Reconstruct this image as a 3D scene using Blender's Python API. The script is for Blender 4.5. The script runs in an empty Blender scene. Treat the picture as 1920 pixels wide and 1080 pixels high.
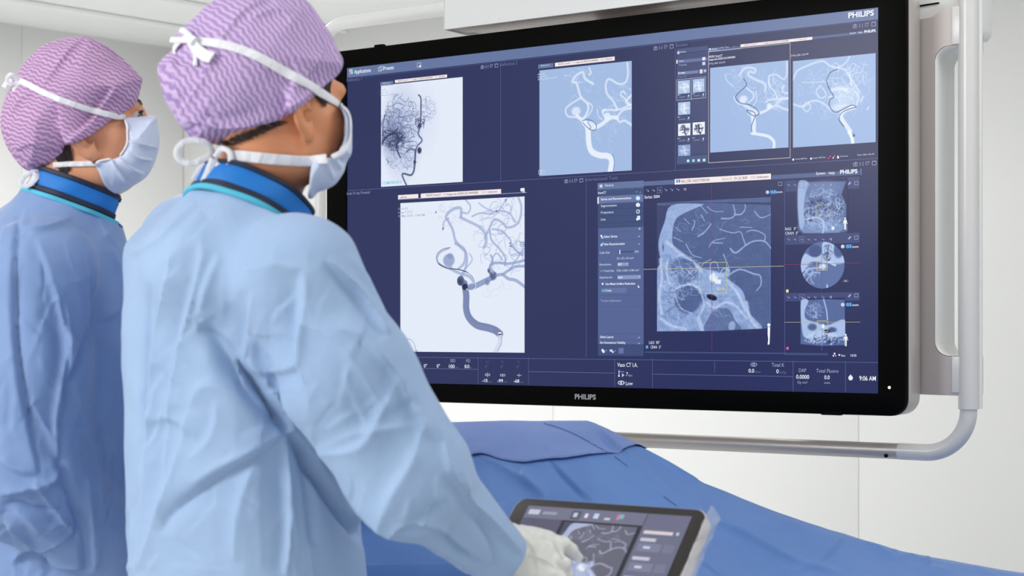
import bpy, bmesh, math, random
import numpy as np
from mathutils import Vector, Matrix
from mathutils.bvhtree import BVHTree

C = bpy.context.scene.collection
F0 = 3087.0           # focal length in photograph pixels
CZ = 1.27             # camera height
HY = 619.0            # horizon row
PI = math.pi

# ------------------------------------------------------------ camera, light, exposure
cam_d = bpy.data.cameras.new('camera')
cam = bpy.data.objects.new('camera', cam_d); C.objects.link(cam)
cam.location = (0, 0, CZ); cam.rotation_euler = (PI/2, 0, 0)
cam_d.sensor_width = 36.0; cam_d.lens = 36.0*F0/1920.0
cam_d.shift_y = (HY-540.0)/1920.0
cam_d.clip_start = 0.05; cam_d.clip_end = 60
cam_d.dof.use_dof = True; cam_d.dof.focus_distance = 3.32; cam_d.dof.aperture_fstop = 6.6
bpy.context.scene.camera = cam
vs = bpy.context.scene.view_settings
vs.view_transform = 'Standard'; vs.look = 'None'; vs.gamma = 1.0; vs.use_curve_mapping = False
vs.exposure = 0.0

world = bpy.data.worlds.new('world'); bpy.context.scene.world = world
world.use_nodes = True
bgn = world.node_tree.nodes['Background']
bgn.inputs['Color'].default_value = (0.97, 0.985, 1.0, 1); bgn.inputs['Strength'].default_value = 0.82

def area(name, loc, target, sx, sy, power, col=(1, 1, 1)):
    d = bpy.data.lights.new(name, 'AREA'); d.shape = 'RECTANGLE'; d.size = sx; d.size_y = sy
    d.energy = power; d.color = col
    o = bpy.data.objects.new(name, d); C.objects.link(o); o.location = loc
    v = Vector(target)-Vector(loc); o.rotation_euler = v.to_track_quat('-Z', 'Y').to_euler()
    return o
area('added_key_light', (-2.5, 0.7, 2.60), (-0.45, 2.2, 1.1), 1.2, 1.2, 92, (1, 0.99, 0.97))  # added lamp, out of view, set left to brighten the front gown's back
area('added_fill_a', (0.7, 4.6, 2.64), (0.7, 4.6, 0), 1.6, 1.2, 5)  # added lamp, out of view, lighting the back wall
area('added_fill_b', (-1.6, 5.6, 2.64), (-1.6, 5.6, 0), 1.2, 1.2, 95)  # added lamp, out of view, to brighten the left wall
area('added_fill_c', (1.2, 2.0, 2.64), (1.2, 2.2, 0), 1.2, 1.2, 9)  # added lamp, out of view, over the table side

# ------------------------------------------------------------ helpers
def P(px, py, Y):
    return np.array([(px-960.0)/F0*Y, Y, CZ+(HY-py)/F0*Y])
def lin(c):
    c = np.asarray(c, dtype=float)/255.0
    return np.where(c <= 0.04045, c/12.92, ((c+0.055)/1.055)**2.4)
def rgba(c):
    l = lin(c); return (float(l[0]), float(l[1]), float(l[2]), 1.0)

ROOT = {}
def tag(o, label=None, cat=None, group=None, kind=None):
    if label: o['label'] = label
    if cat: o['category'] = cat
    if group: o['group'] = group
    if kind: o['kind'] = kind
    return o
def empty(name, loc, label, cat, group=None):
    o = bpy.data.objects.new(name, None); C.objects.link(o); o.location = tuple(map(float, loc))
    o.empty_display_size = 0.1
    ROOT[o.name] = np.array(loc, dtype=float)
    return tag(o, label, cat, group)
def mk(name, V, F, mat=None, parent=None, smooth=True, cols=None):
    """one mesh object from world-space vertices; faces: (n,4) array or list"""
    V = np.asarray(V, dtype=float)
    L = np.zeros(3)
    if parent is not None: L = ROOT[parent.name]
    me = bpy.data.meshes.new(name)
    V2 = V-L
    if isinstance(F, np.ndarray):
        n, k = F.shape
        me.vertices.add(len(V2)); me.vertices.foreach_set('co', V2.astype(np.float32).ravel())
        me.loops.add(n*k); me.loops.foreach_set('vertex_index', F.astype(np.int32).ravel())
        me.polygons.add(n); me.polygons.foreach_set('loop_start', np.arange(0, n*k, k, dtype=np.int32))
        me.polygons.foreach_set('loop_total', np.full(n, k, dtype=np.int32))
        me.update(calc_edges=True)
    else:
        me.from_pydata([tuple(v) for v in V2], [], [tuple(f) for f in F]); me.update()
    if smooth: me.polygons.foreach_set('use_smooth', np.ones(len(me.polygons), dtype=bool))
    o = bpy.data.objects.new(name, me); C.objects.link(o)
    if parent is not None: o.parent = parent
    ROOT[o.name] = L
    if mat: me.materials.append(mat)
    if cols is not None:
        ca = me.color_attributes.new('Col', 'FLOAT_COLOR', 'POINT')
        ca.data.foreach_set('color', np.asarray(cols, dtype=np.float32).ravel())
    return o

def new_mat(name):
    m = bpy.data.materials.new(name); m.use_nodes = True
    nt = m.node_tree; b = nt.nodes['Principled BSDF']
    return m, nt, b
def pbr(name, col, rough=0.5, metal=0.0, spec=0.5, bump=0.0, bscale=200.0, aniso=0, sheen=0, sss=0):
    m, nt, b = new_mat(name)
    b.inputs['Base Color'].default_value = rgba(col); b.inputs['Roughness'].default_value = rough
    b.inputs['Metallic'].default_value = metal; b.inputs['Specular IOR Level'].default_value = spec
    if sss:
        b.inputs['Subsurface Weight'].default_value = sss; b.inputs['Subsurface Radius'].default_value = (0.012, 0.005, 0.003)
        b.inputs['Subsurface Scale'].default_value = 1.0
    tc = nt.nodes.new('ShaderNodeTexCoord'); nz = nt.nodes.new('ShaderNodeTexNoise')
    nz.inputs['Scale'].default_value = bscale; nz.inputs['Detail'].default_value = 3
    nt.links.new(tc.outputs['Object'], nz.inputs['Vector'])
    if aniso:
        mp = nt.nodes.new('ShaderNodeMapping'); mp.inputs['Scale'].default_value = (1, 1, aniso)
        nt.links.new(tc.outputs['Object'], mp.inputs['Vector']); nt.links.new(mp.outputs['Vector'], nz.inputs['Vector'])
    bp = nt.nodes.new('ShaderNodeBump'); bp.inputs['Strength'].default_value = bump; bp.inputs['Distance'].default_value = 0.001
    nt.links.new(nz.outputs['Fac'], bp.inputs['Height']); nt.links.new(bp.outputs['Normal'], b.inputs['Normal'])
    return m

class MB:
    """collects shapes into one mesh"""
    def __init__(s): s.V = []; s.F = []; s.n = 0
    def add(s, V, F):
        V = np.asarray(V, dtype=float)
        s.V.append(V); s.F += [tuple(int(i)+s.n for i in f) for f in F]; s.n += len(V)
        return s
    def box(s, o, ax, ay, az, bev=0.0):
        """box from centre o with half-axes vectors; bevelled"""
        o, ax, ay, az = map(lambda v: np.asarray(v, float), (o, ax, ay, az))
        bm = bmesh.new(); bmesh.ops.create_cube(bm, size=2)
        la, lb, lc = [np.linalg.norm(v) for v in (ax, ay, az)]
        for v in bm.verts: v.co = Vector((v.co.x*la, v.co.y*lb, v.co.z*lc))
        if bev > 0: bmesh.ops.bevel(bm, geom=list(bm.edges), offset=bev, segments=3, profile=0.5, affect='EDGES')
        M = np.array([ax/la, ay/lb, az/lc])
        V = np.array([tuple(v.co) for v in bm.verts])@M+o
        bm.verts.index_update()
        F = [[v.index for v in f.verts] for f in bm.faces]
        if np.dot(np.cross(ax, ay), az) < 0: F = [f[::-1] for f in F]
        bm.free(); return s.add(V, F)
    def build(s, name, mat, parent=None, smooth=True):
        o = mk(name, np.vstack(s.V), s.F, mat, parent, smooth)
        if smooth: autosmooth(o)
        return o
def autosmooth(o, ang=35):
    bm = bmesh.new(); bm.from_mesh(o.data)
    for e in bm.edges:
        if len(e.link_faces) == 2 and e.calc_face_angle(0) > math.radians(ang): e.smooth = False
    bm.to_mesh(o.data); bm.free()

def catmull(pts, n=8, closed=False):
    p = np.asarray(pts, float)
    if len(p) < 3 and not closed:
        t = np.linspace(0, 1, n+1)[:, None]; return p[0]*(1-t)+p[1]*t
    out = []
    N = len(p)
    rng = range(N) if closed else range(N-1)
    for i in rng:
        if closed: a, b, c, d = p[(i-1) % N], p[i], p[(i+1) % N], p[(i+2) % N]
        else: a, b, c, d = p[max(i-1, 0)], p[i], p[i+1], p[min(i+2, N-1)]
        for k in range(n):
            t = k/n
            out.append(0.5*((2*b)+(c-a)*t+(2*a-5*b+4*c-d)*t*t+(3*b-a-3*c+d)*t**3))
    if not closed: out.append(p[-1])
    return np.array(out)

def tube(pts, r, seg=16, flat=None, nrm=None, caps=True):
    """tube along pts; r scalar/array; flat=(width,thick) ribbon with normals nrm"""
    p = np.asarray(pts, float); n = len(p)
    r = np.full(n, float(r)) if np.isscalar(r) else np.asarray(r, float)
    keep = np.ones(n, bool); keep[1:] = np.linalg.norm(np.diff(p, axis=0), axis=1) > 1e-6
    p = p[keep]; r = r[keep]; nrm = None if nrm is None else np.asarray(nrm)[keep]; n = len(p)
    T = np.gradient(p, axis=0); T /= np.linalg.norm(T, axis=1)[:, None]
    V = []
    ref = np.array([0, 0, 1.0])
    if abs(T[0][2]) > 0.9: ref = np.array([1.0, 0, 0])
    a = np.cross(T[0], ref); a /= np.linalg.norm(a)
    for i in range(n):
        if nrm is not None:
            b = nrm[i]-np.dot(nrm[i], T[i])*T[i]; b /= np.linalg.norm(b)+1e-9; a = np.cross(b, T[i])
        else:
            a = a-np.dot(a, T[i])*T[i]; a /= np.linalg.norm(a); b = np.cross(T[i], a)
        for k in range(seg):
            th = 2*PI*k/seg
            if flat:
                w = flat[0]*(r[i] if nrm is not None and r[i] > 0 else 1)
                cx, sy = math.cos(th), math.sin(th)
                cx = math.copysign(abs(cx)**0.6, cx); sy = math.copysign(abs(sy)**0.8, sy)
                V.append(p[i]+a*w*cx+b*flat[1]*sy)
            else: V.append(p[i]+r[i]*(a*math.cos(th)+b*math.sin(th)))
    F = []
    for i in range(n-1):
        for k in range(seg):
            k2 = (k+1) % seg
            F.append((i*seg+k, i*seg+k2, (i+1)*seg+k2, (i+1)*seg+k))
    if caps: F.append(tuple(range(seg))[::-1]); F.append(tuple((n-1)*seg+k for k in range(seg)))
    return np.array(V), F

# ---- implicit surfaces
def smin(a, b, k):
    h = np.clip(0.5+0.5*(b-a)/k, 0, 1); return b*(1-h)+a*h-k*h*(1-h)
def smax(a, b, k): return -smin(-a, -b, k)
def s_cone(p, a, b, r1, r2):
    a = np.asarray(a, float); b = np.asarray(b, float); ba = b-a
    t = np.clip(((p-a)@ba)/np.dot(ba, ba), 0, 1)
    return np.linalg.norm(p-a-t[:, None]*ba, axis=1)-(r1+(r2-r1)*t)
def s_ell(p, c, r, M=None):
    q = p-np.asarray(c, float)
    if M is not None: q = q@M
    r = np.asarray(r, float)
    k0 = np.linalg.norm(q/r, axis=1); k1 = np.linalg.norm(q/(r*r), axis=1)
    return k0*(k0-1)/(k1+1e-9)
def poly_sd(q, poly):
    """signed distance in 2D, negative inside"""
    poly = np.asarray(poly, float); n = len(poly)
    d = np.full(len(q), 1e9); s = np.zeros(len(q), bool)
    for i in range(n):
        a = poly[i]; b = poly[(i+1) % n]; e = b-a; w = q-a
        t = np.clip((w@e)/(e@e+1e-12), 0, 1)
        d = np.minimum(d, ((w-t[:, None]*e)**2).sum(1))
        c = ((a[1] > q[:, 1]) != (b[1] > q[:, 1]))
        with np.errstate(divide='ignore', invalid='ignore'):
            x = a[0]+(q[:, 1]-a[1])*(b[0]-a[0])/(b[1]-a[1]+1e-15)
        s ^= (c & (q[:, 0] < x))
    d = np.sqrt(d); return np.where(s, -d, d)
def outline(pts, Y, n=4):
    """photo outline -> metres in the upright plane at distance Y"""
    p = catmull(pts, n, True)
    return np.stack([(p[:, 0]-960)/F0*Y, CZ+(HY-p[:, 1])/F0*Y], 1)
def proj(p, Y):
    """perspective map of 3D points onto the plane at distance Y"""
    s = Y/p[:, 1]
    return np.stack([p[:, 0]*s, CZ+(p[:, 2]-CZ)*s], 1)
def s_inflate(p, poly, Y, D, T):
    """solid with the given outline, swelling to half-depth T at D from its rim"""
    q = p[:, [0, 2]]
    d = -poly_sd(q, poly)
    w = np.abs(p[:, 1]-Y)
    x = np.clip(1-np.clip(d, 0, None)/D, 0, 1)
    # distance-like measure in the (rim distance, depth) plane to the ellipse quarter
    k = np.sqrt(np.where(d > 0, x, 1-d/D)**2+(w/T)**2)
    return (k-1)*min(D, T)*0.9
def sdf_mesh(f, lo, hi, h, newton=2, sub=0):
    import openvdb as vdb
    lo = np.asarray(lo, float); hi = np.asarray(hi, float)
    B = 6; H = h*B
    nb = np.ceil((hi-lo)/H).astype(int); n = nb*B
    gx = [lo[i]+(np.arange(nb[i])+0.5)*H for i in range(3)]
    G = np.stack(np.meshgrid(*gx, indexing='ij'), -1).reshape(-1, 3)
    v = f(G)
    near = np.abs(v) < H*1.9
    vals = np.repeat(np.repeat(np.repeat(np.where(v > 0, 1.0, -1.0).reshape(nb), B, 0), B, 1), B, 2).astype(np.float32)*H
    idx = np.argwhere(near.reshape(nb))*B
    o = np.stack(np.meshgrid(np.arange(B), np.arange(B), np.arange(B), indexing='ij'), -1).reshape(-1, 3)
    for s in range(0, len(idx), 4000):
        I = (idx[s:s+4000, None, :]+o[None]).reshape(-1, 3)
        vals[I[:, 0], I[:, 1], I[:, 2]] = f(lo+(I+0.5)*h)
    g = vdb.FloatGrid(H); g.copyFromArray(vals)
    pts, quads = g.convertToQuads(0.0)
    V = pts.astype(float)*h+lo+0.5*h; Q = quads.astype(np.int64)
    for s in range(sub+1):
        if s: V, Q = subdiv(V, Q)
        for it in range(newton):
            e = h*0.3; f0 = f(V)
            g3 = np.stack([f(V+np.eye(3)[i]*e)-f(V-np.eye(3)[i]*e) for i in range(3)], 1)/(2*e)
            gn = (g3**2).sum(1)+1e-6
            step = (f0/gn)[:, None]*g3
            ln = np.linalg.norm(step, axis=1); step *= np.minimum(1, h/(ln+1e-9))[:, None]
            V = V-step
    # orientation
    N = vnormals(V, Q)
    k = np.random.RandomState(0).randint(0, len(V), 400)
    if np.mean(f(V[k]+N[k]*h*0.5)-f(V[k]-N[k]*h*0.5)) < 0: Q = Q[:, ::-1].copy()
    return V, Q
def subdiv(V, Q):
    n = len(V)
    E = np.concatenate([Q[:, [0, 1]], Q[:, [1, 2]], Q[:, [2, 3]], Q[:, [3, 0]]])
    Es = np.sort(E, 1); key = Es[:, 0]*n+Es[:, 1]
    u, inv = np.unique(key, return_inverse=True)
    em = (V[u//n]+V[u % n])/2
    fc = V[Q].mean(1); m = len(Q)
    e = (inv+n).reshape(4, m); c = n+len(u)+np.arange(m)
    Q2 = np.concatenate([np.stack([Q[:, 0], e[0], c, e[3]], 1), np.stack([e[0], Q[:, 1], e[1], c], 1),
                         np.stack([c, e[1], Q[:, 2], e[2]], 1), np.stack([e[3], c, e[2], Q[:, 3]], 1)])
    return np.vstack([V, em, fc]), Q2
def vnormals(V, Q):
    n = np.cross(V[Q[:, 2]]-V[Q[:, 0]], V[Q[:, 3]]-V[Q[:, 1]])
    N = np.zeros_like(V)
    for i in range(4): 
        for c in range(3): N[:, c] += np.bincount(Q[:, i], n[:, c], len(V))
    return N/(np.linalg.norm(N, axis=1)[:, None]+1e-12)
def relax(V, Q, it=1, lam=0.5):
    n = len(V)
    E = np.concatenate([Q[:, [0, 1]], Q[:, [1, 2]], Q[:, [2, 3]], Q[:, [3, 0]]])
    for _ in range(it):
        S = np.zeros_like(V); cnt = np.bincount(E[:, 0], minlength=n)+np.bincount(E[:, 1], minlength=n)
        for c in range(3): S[:, c] = np.bincount(E[:, 0], V[E[:, 1], c], n)+np.bincount(E[:, 1], V[E[:, 0], c], n)
        V = V*(1-lam)+lam*S/np.maximum(cnt, 1)[:, None]
    return V

def sculpt(V, Q, strokes, yband=None):
    """cloth folds: each stroke = (photo points, width px, height m, kind[, second width])"""
    N = vnormals(V, Q)
    px = 960+V[:, 0]/V[:, 1]*F0; py = HY-(V[:, 2]-CZ)/V[:, 1]*F0
    vd = np.stack([V[:, 0], V[:, 1], V[:, 2]-CZ], 1); vd /= np.linalg.norm(vd, axis=1)[:, None]
    face = np.clip(-(N*vd).sum(1)*2.5+0.45, 0, 1)
    H = np.zeros(len(V))
    for st in strokes:
        pts, w, a = st[0], st[1], st[2]; kind = st[3] if len(st) > 3 else 'g'
        c = catmull(pts, 5); lo = c.min(0)-w*4; hi = c.max(0)+w*4
        m = np.where((px > lo[0]) & (px < hi[0]) & (py > lo[1]) & (py < hi[1]) & (face > 0))[0]
        if yband: m = m[(V[m, 1] < yband)]
        if len(m) == 0: continue
        q = np.stack([px[m], py[m]], 1)
        best = np.full(len(m), 1e9); sgn = np.zeros(len(m)); tt = np.zeros(len(m))
        for i in range(len(c)-1):
            A = c[i]; e = c[i+1]-A; L = e@e+1e-9; wv = q-A
            t = np.clip((wv@e)/L, 0, 1); d = np.linalg.norm(wv-t[:, None]*e, axis=1)
            b = d < best
            best[b] = d[b]; sgn[b] = np.sign(e[0]*wv[b, 1]-e[1]*wv[b, 0]); tt[b] = (i+t[b])/(len(c)-1)
        env = np.clip(np.sin(PI*np.clip(tt, 0.0, 1.0)), 0, 1)**0.6
        d = best
        if kind == 'g': h = np.exp(-(d/w)**2)
        elif kind == 's':      # sharp crease / crest
            h = np.exp(-d/w)
        elif kind == 'f':      # fold: crest on one side, valley on the other
            x = d*sgn/w; xa = np.abs(x); h = np.where(x < 0, np.exp(-xa), np.exp(-2.0*xa)-0.75*xa*np.exp(1-xa))
        elif kind == 't':      # step: steep on the right of the stroke, fading away gently
            x = d*sgn; h = np.where(x > 0, np.exp(-(x/w)), np.exp(-(x/(w*0.25))**2))
        H[m] += a*h*env*face[m]
    return V+N*H[:, None]

def rnoise(V, scale, seed, n=22, ridged=False, stretch=(1, 1, 1)):
    r = np.random.RandomState(seed); out = np.zeros(len(V)); X = V*np.asarray(stretch)
    for i in range(n):
        k = r.randn(3); k = k/np.linalg.norm(k)*scale*r.uniform(0.6, 1.7)
        s = np.sin(X@k+r.uniform(0, 6.28)+1.5*np.sin(X@(r.randn(3)*scale*0.35)+r.uniform(0, 6)))
        out += (1-np.abs(s))*2-1 if ridged else s
    return out/math.sqrt(n)
def bvh_of(V, F):
    return BVHTree.FromPolygons([Vector(v) for v in V], [tuple(int(i) for i in f) for f in F])
def hit(px, py, bvhs):
    d = Vector(((px-960)/F0, 1, (HY-py)/F0)).normalized(); best = None
    for b in bvhs:
        r = b.ray_cast(Vector((0, 0, CZ)), d)
        if r[0] is not None and (best is None or r[3] < best[3]): best = r
    return best
# ------------------------------------------------------------ materials
M = {}
M['wall'] = pbr('wall_paint', (214, 214, 212), 0.45, spec=0.3, bump=0.05, bscale=60)
M['ceil'] = pbr('ceiling_paint', (240, 240, 238), 0.7, spec=0.2, bump=0.05, bscale=80)
M['floor'] = pbr('floor_vinyl', (206, 208, 209), 0.4, bump=0.1, bscale=90)
M['bezel'] = pbr('bezel_plastic', (7, 7, 6), 0.42, spec=0.03, bump=0.15, bscale=900)
M['groove'] = pbr('dark_gap', (10, 10, 10), 0.8, spec=0.1)
M['steel'] = pbr('brushed_aluminium', (200, 194, 190), 0.36, metal=0.6, bump=0.12, bscale=500, aniso=0.02)
M['bracket'] = pbr('grey_enamel_metal', (176, 168, 165), 0.5, metal=0.35, bump=0.05, bscale=300)
M['white'] = pbr('white_enamel', (228, 228, 226), 0.3, spec=0.5, bump=0.03, bscale=120)
M['pipe'] = pbr('pipe_grey_white', (205, 203, 201), 0.28, spec=0.5, bump=0.03, bscale=120)
M['alu'] = pbr('pipe_aluminium', (186, 179, 173), 0.40, metal=0.45, bump=0.1, bscale=400)

def emit_mat(name, col, s=1.0):
    m, nt, b = new_mat(name)
    b.inputs['Base Color'].default_value = rgba((10, 10, 10))
    b.inputs['Emission Color'].default_value = rgba(col); b.inputs['Emission Strength'].default_value = s
    b.inputs['Specular IOR Level'].default_value = 0.2
    return m
def ui_mat(name, rough=0.3, spec=0.2):
    m, nt, b = new_mat(name)
    a = nt.nodes.new('ShaderNodeAttribute'); a.attribute_name = 'Col'
    b.inputs['Base Color'].default_value = (0.004, 0.004, 0.006, 1); b.inputs['Roughness'].default_value = rough
    b.inputs['Specular IOR Level'].default_value = spec
    nt.links.new(a.outputs['Color'], b.inputs['Emission Color']); b.inputs['Emission Strength'].default_value = 1.0
    return m
M['ui'] = ui_mat('display_pixels')
M['diff'] = emit_mat('added_lamp_diffuser', (255, 255, 252), 3.0)  # glow of the added ceiling panels

# ------------------------------------------------------------ room
TH = math.atan2(0.716, 1.066)
U = np.array([math.cos(TH), -math.sin(TH), 0.0]); NB = np.array([math.sin(TH), math.cos(TH), 0.0]); Z = np.array([0, 0, 1.0])
CE = 2.70
corner = P(344, 95, 8.4); corner[2] = 0
LD = np.array([0.68, 0.733, 0])        # direction of the left wall
def panel_wall(name, base, d, out, seams, length):
    """wall of flush panels, 5 mm joints over a dark backing; out = side away from the room"""
    mb = MB(); edges = [0]+seams+[length]
    for a, b in zip(edges[:-1], edges[1:]):
        mb.box(base+d*(a+b)/2+out*0.01+Z*CE/2, d*((b-a)/2-0.0009), out*0.01, Z*CE/2, 0.0008)
    mb.box(base+d*length/2+out*0.0215+Z*CE/2, d*(length/2+0.05), out*0.001, Z*CE/2)
    return tag(mb.build(name, M['wall'], None), kind='structure')
# back wall: runs from the corner to the right, parallel to the monitor
def s_on(px, base, d):
    t = (px-960)/F0; return (t*base[1]-base[0])/(d[0]-t*d[1])
sb = [s_on(1037, corner, U), s_on(1610, corner, U)]
panel_wall('wall_back', corner, U, NB, sb, 7.2)
LO = np.array([-LD[1], LD[0], 0])
L0 = corner-LD*6.5
panel_wall('wall_left', L0, LD, LO, [6.5+s_on(41, corner, LD)-2.4, 6.5+s_on(41, corner, LD)-1.2, 6.5+s_on(41, corner, LD)], 6.5)
mb = MB(); mb.box((0, 4.2, -0.02), (8, 0, 0), (0, 7.5, 0), (0, 0, 0.02)); tag(mb.build('floor', M['floor']), kind='structure')
mb = MB(); mb.box((0, 5.0, CE+0.03), (8, 0, 0), (0, 6.0, 0), (0, 0, 0.03)); tag(mb.build('ceiling', M['ceil']), kind='structure')
# shallow cove strips on the ceiling along the left wall
mb = MB()
for k, off in enumerate((0.55, 1.05)):
    c = corner-LO*off-LD*2.2+Z*(CE-0.012)
    mb.box(c, LD*3.0, LO*0.012, Z*0.010, 0.003)
tag(mb.build('trim_1', M['ceil']), kind='structure')
mb = MB()
mb.box(corner+U*3.6-NB*0.008+Z*0.05, U*3.58, NB*0.007, Z*0.05, 0.003); tag(mb.build('baseboard_back', M['wall']), kind='structure')

def added_ceiling_light(c, sx, sy, lab):  # unseen panel bodies added to house the area lamps
    r = empty('added_ceiling_light', c, lab, 'light', 'recessed ceiling lights')
    mb = MB(); t = 0.03; c = np.array(c)
    for s in (-1, 1):
        mb.box(c+np.array([s*(sx/2), 0, 0]), (t, 0, 0), (0, sy/2+t, 0), (0, 0, 0.015), 0.003)
        mb.box(c+np.array([0, s*(sy/2), 0]), (sx/2-t, 0, 0), (0, t, 0), (0, 0, 0.015), 0.003)
    mb.build('frame', M['white'], r)
    mb = MB(); mb.box(c+np.array([0, 0, 0.006]), (sx/2-t, 0, 0), (0, sy/2-t, 0), (0, 0, 0.004)); mb.build('diffuser', M['diff'], r)
added_ceiling_light((0.7, 4.6, CE-0.016), 1.6, 1.2, 'square white ceiling light panel above the monitor')
added_ceiling_light((-1.6, 5.6, CE-0.016), 1.2, 1.2, 'square white ceiling light panel near the left wall')
added_ceiling_light((1.2, 2.0, CE-0.016), 1.2, 1.2, 'square white ceiling light panel above the draped table')
added_ceiling_light((-2.5, 0.7, CE-0.016), 1.2, 1.2, 'square white ceiling light panel above the two standing people')

# ------------------------------------------------------------ monitor
MC = np.array([0.153, 3.436, 0.0])
def S(px, py, off=0.0):
    """(s, z) on the plane of the display for a pixel (off metres in front of it)"""
    d = np.array([(px-960)/F0, 1.0, (HY-py)/F0]); c = MC-NB*off
    k = (c@NB)/(d@NB); p = d*k
    return np.array([(p-c)@U, CZ+p[2]])
def W(s, z, off=0.0): return MC+U*s-NB*off+Z*z     # off > 0 towards the viewer
tl, br = S(651, 128), S(1649, 737.7)
SX0, SX1, SZ0, SZ1 = -0.642, 0.642, S(1649.5, 738)[1], S(1646.5, 14)[1]
SZ0 = (SZ0+S(652, 715.5)[1])/2; SZ1 = (SZ1+S(650.5, 128)[1])/2
BX0, BX1 = S(613.5, 450)[0], S(1699, 500)[0]
BZ1 = S(700, 88.5)[1]; BZ0 = S(1600, 778)[1]
print('SCREEN', SZ1-SZ0, 'bezel', BX0, BX1, BZ0, BZ1)

def rrect(x0, x1, z0, z1, r, n=7):
    out = []
    for cx, cz, a0 in ((x1-r, z1-r, 0), (x0+r, z1-r, 90), (x0+r, z0+r, 180), (x1-r, z0+r, 270)):
        for k in range(n+1):
            a = math.radians(a0+90*k/n); out.append((cx+r*math.cos(a), cz+r*math.sin(a)))
    return out
def prism_rings(rings):
    """rings: list of (list of (s,z), off) joined; first & last capped"""
    n = len(rings[0][0]); V = []; F = []
    for pts, off in rings: V += [W(a, b, off) for a, b in pts]
    for i in range(len(rings)-1):
        for k in range(n):
            k2 = (k+1) % n; F.append((i*n+k, (i+1)*n+k, (i+1)*n+k2, i*n+k2))
    F.append(tuple(range(n))); F.append(tuple((len(rings)-1)*n+k for k in range(n))[::-1])
    return np.array(V), F
mon = empty('wall_monitor', W(0, 1.1, 0), 'large black framed wide medical monitor showing angiogram windows, hung in a white pipe frame', 'monitor')
R0 = 0.030
def ring(inset, off, r=R0): return (rrect(BX0+inset, BX1-inset, BZ0+inset, BZ1-inset, max(r-inset, 0.004)), off)
# black front frame with opening
def frame_open(o_in, o_out, off_f, off_b, ix0, ix1, iz0, iz1):
    n = 7; V = []; F = []
    outer = [ring(0.0, off_b), ring(0.0, off_f-0.004), ring(0.0012, off_f-0.0012), ring(0.004, off_f)]
    ir = rrect(ix0, ix1, iz0, iz1, 0.0015, n)
    rings = outer+[(ir, off_f), (ir, -0.001)]
    N = len(ir)
    for pts, off in rings: V += [W(a, b, off) for a, b in pts]
    for i in range(len(rings)-1):
        for k in range(N):
            k2 = (k+1) % N; F.append((i*N+k, (i+1)*N+k, (i+1)*N+k2, i*N+k2))
    return V, F
mb = MB(); V, F = frame_open(0, 0, 0.004, -0.012, SX0, SX1, SZ0, SZ1); mb.add(V, F)
bez = mb.build('bezel', M['bezel'], mon)
tag(bez, 'black bezel')
# seam + grey casing
mb = MB(); V, F = prism_rings([ring(0.003, -0.011), ring(0.003, -0.018)]); mb.add(V, F); mb.build('seam', M['groove'], mon)
mb = MB()
V, F = prism_rings([ring(0.001, -0.0165, .032), ring(0.0, -0.018, .032), ring(0.0, -0.072, .034), ring(0.003, -0.080, .034), ring(0.012, -0.084, .034)])
mb.add(V, F); cas = mb.build('casing', M['steel'], mon); tag(cas, 'brushed grey metal casing')
# small latches on the frame edge
mb = MB()
s, z = S(712, 86)
mb.box(W(s, BZ1-0.001, -0.001), U*0.013, NB*0.006, Z*0.005, 0.0015)
mb.build('latch', M['bezel'], mon)
mb = MB(); s, z = S(1560, 776); mb.box(W(s, BZ0+0.0015, 0.0), U*0.02, NB*0.006, Z*0.003, 0.0012)
mb.build('latch', M['bezel'], mon)
# status light
s, z = S(1669, 726.5)
V, F = tube([W(s, z, 0.0035), W(s, z, 0.0052)], [0.0028, 0.0024], 16); mb = MB(); mb.add(V, F)
mb.build('status_light', emit_mat('status_led', (255, 240, 190), 2.2), mon)
# mounting plate behind
mb = MB(); mb.box(W(0, 1.45, -0.135), U*0.30, NB*0.05, Z*0.25, 0.01); mb.build('rear_mount', M['bracket'], mon)

# ------------------------------------------------------------ pipe frame that carries the monitor
FO = -0.10
def on(px, py, off): return S(px, py, off)
fr = empty('monitor_frame', W(0, 1.0, FO), 'white and grey pipe frame with rounded corners carrying the large monitor', 'frame')
xr = S(1816, 600, FO)[0]; xl = S(600, 380, FO)[0]
zb = S(1600, 842.5, FO)[1]; zt = S(760, 27.5, FO)[1]
print('frame', xl, xr, zb, zt)
def arc(cx, cz, r, a0, a1, n=14):
    return [W(cx+r*math.cos(math.radians(a0+(a1-a0)*k/n)), cz+r*math.sin(math.radians(a0+(a1-a0)*k/n)), FO) for k in range(n+1)]
rp = 0.0155
mb = MB()
xj = S(1686, 846, FO)[0]; xk = S(1120, 820, FO)[0]-0.5
V, F = tube([W(xl+0.12, zb, FO), W(xj, zb, FO)], rp, 24); mb.add(V, F); o = mb.build('lower_rail', M['alu'], fr); tag(o, 'brushed aluminium lower rail')
s, z = S(1661, 854.5, FO+rp)
mb = MB(); V, F = tube([W(s, z, FO+rp-0.003), W(s, z, FO+rp+0.0012)], 0.0035, 14); mb.add(V, F); mb.build('screw', M['groove'], fr)
zs = S(1816, 767, FO)[1]
rc = 0.082
mb = MB()
V, F = tube([W(xj, zb, FO)]+arc(xr-rc, zb+rc, rc, -90, 0)+[W(xr, zs+0.01, FO)], rp*1.04, 28)
mb.add(V, F); mb.build('corner_pipe', M['pipe'], fr)
mb = MB()
V, F = tube([W(xl, zb+0.12, FO)]+arc(xl+0.12, zb+0.12, 0.12, 180, 270), rp, 20); mb.add(V, F); mb.build('corner_pipe', M['white'], fr)
mb = MB()
pts = [W(xl, zb+0.12, FO), W(xl, 1.5, FO)]+arc(xl+0.075, zt-0.075, 0.075, 180, 90)+[W(-0.30, zt, FO)]
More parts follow.
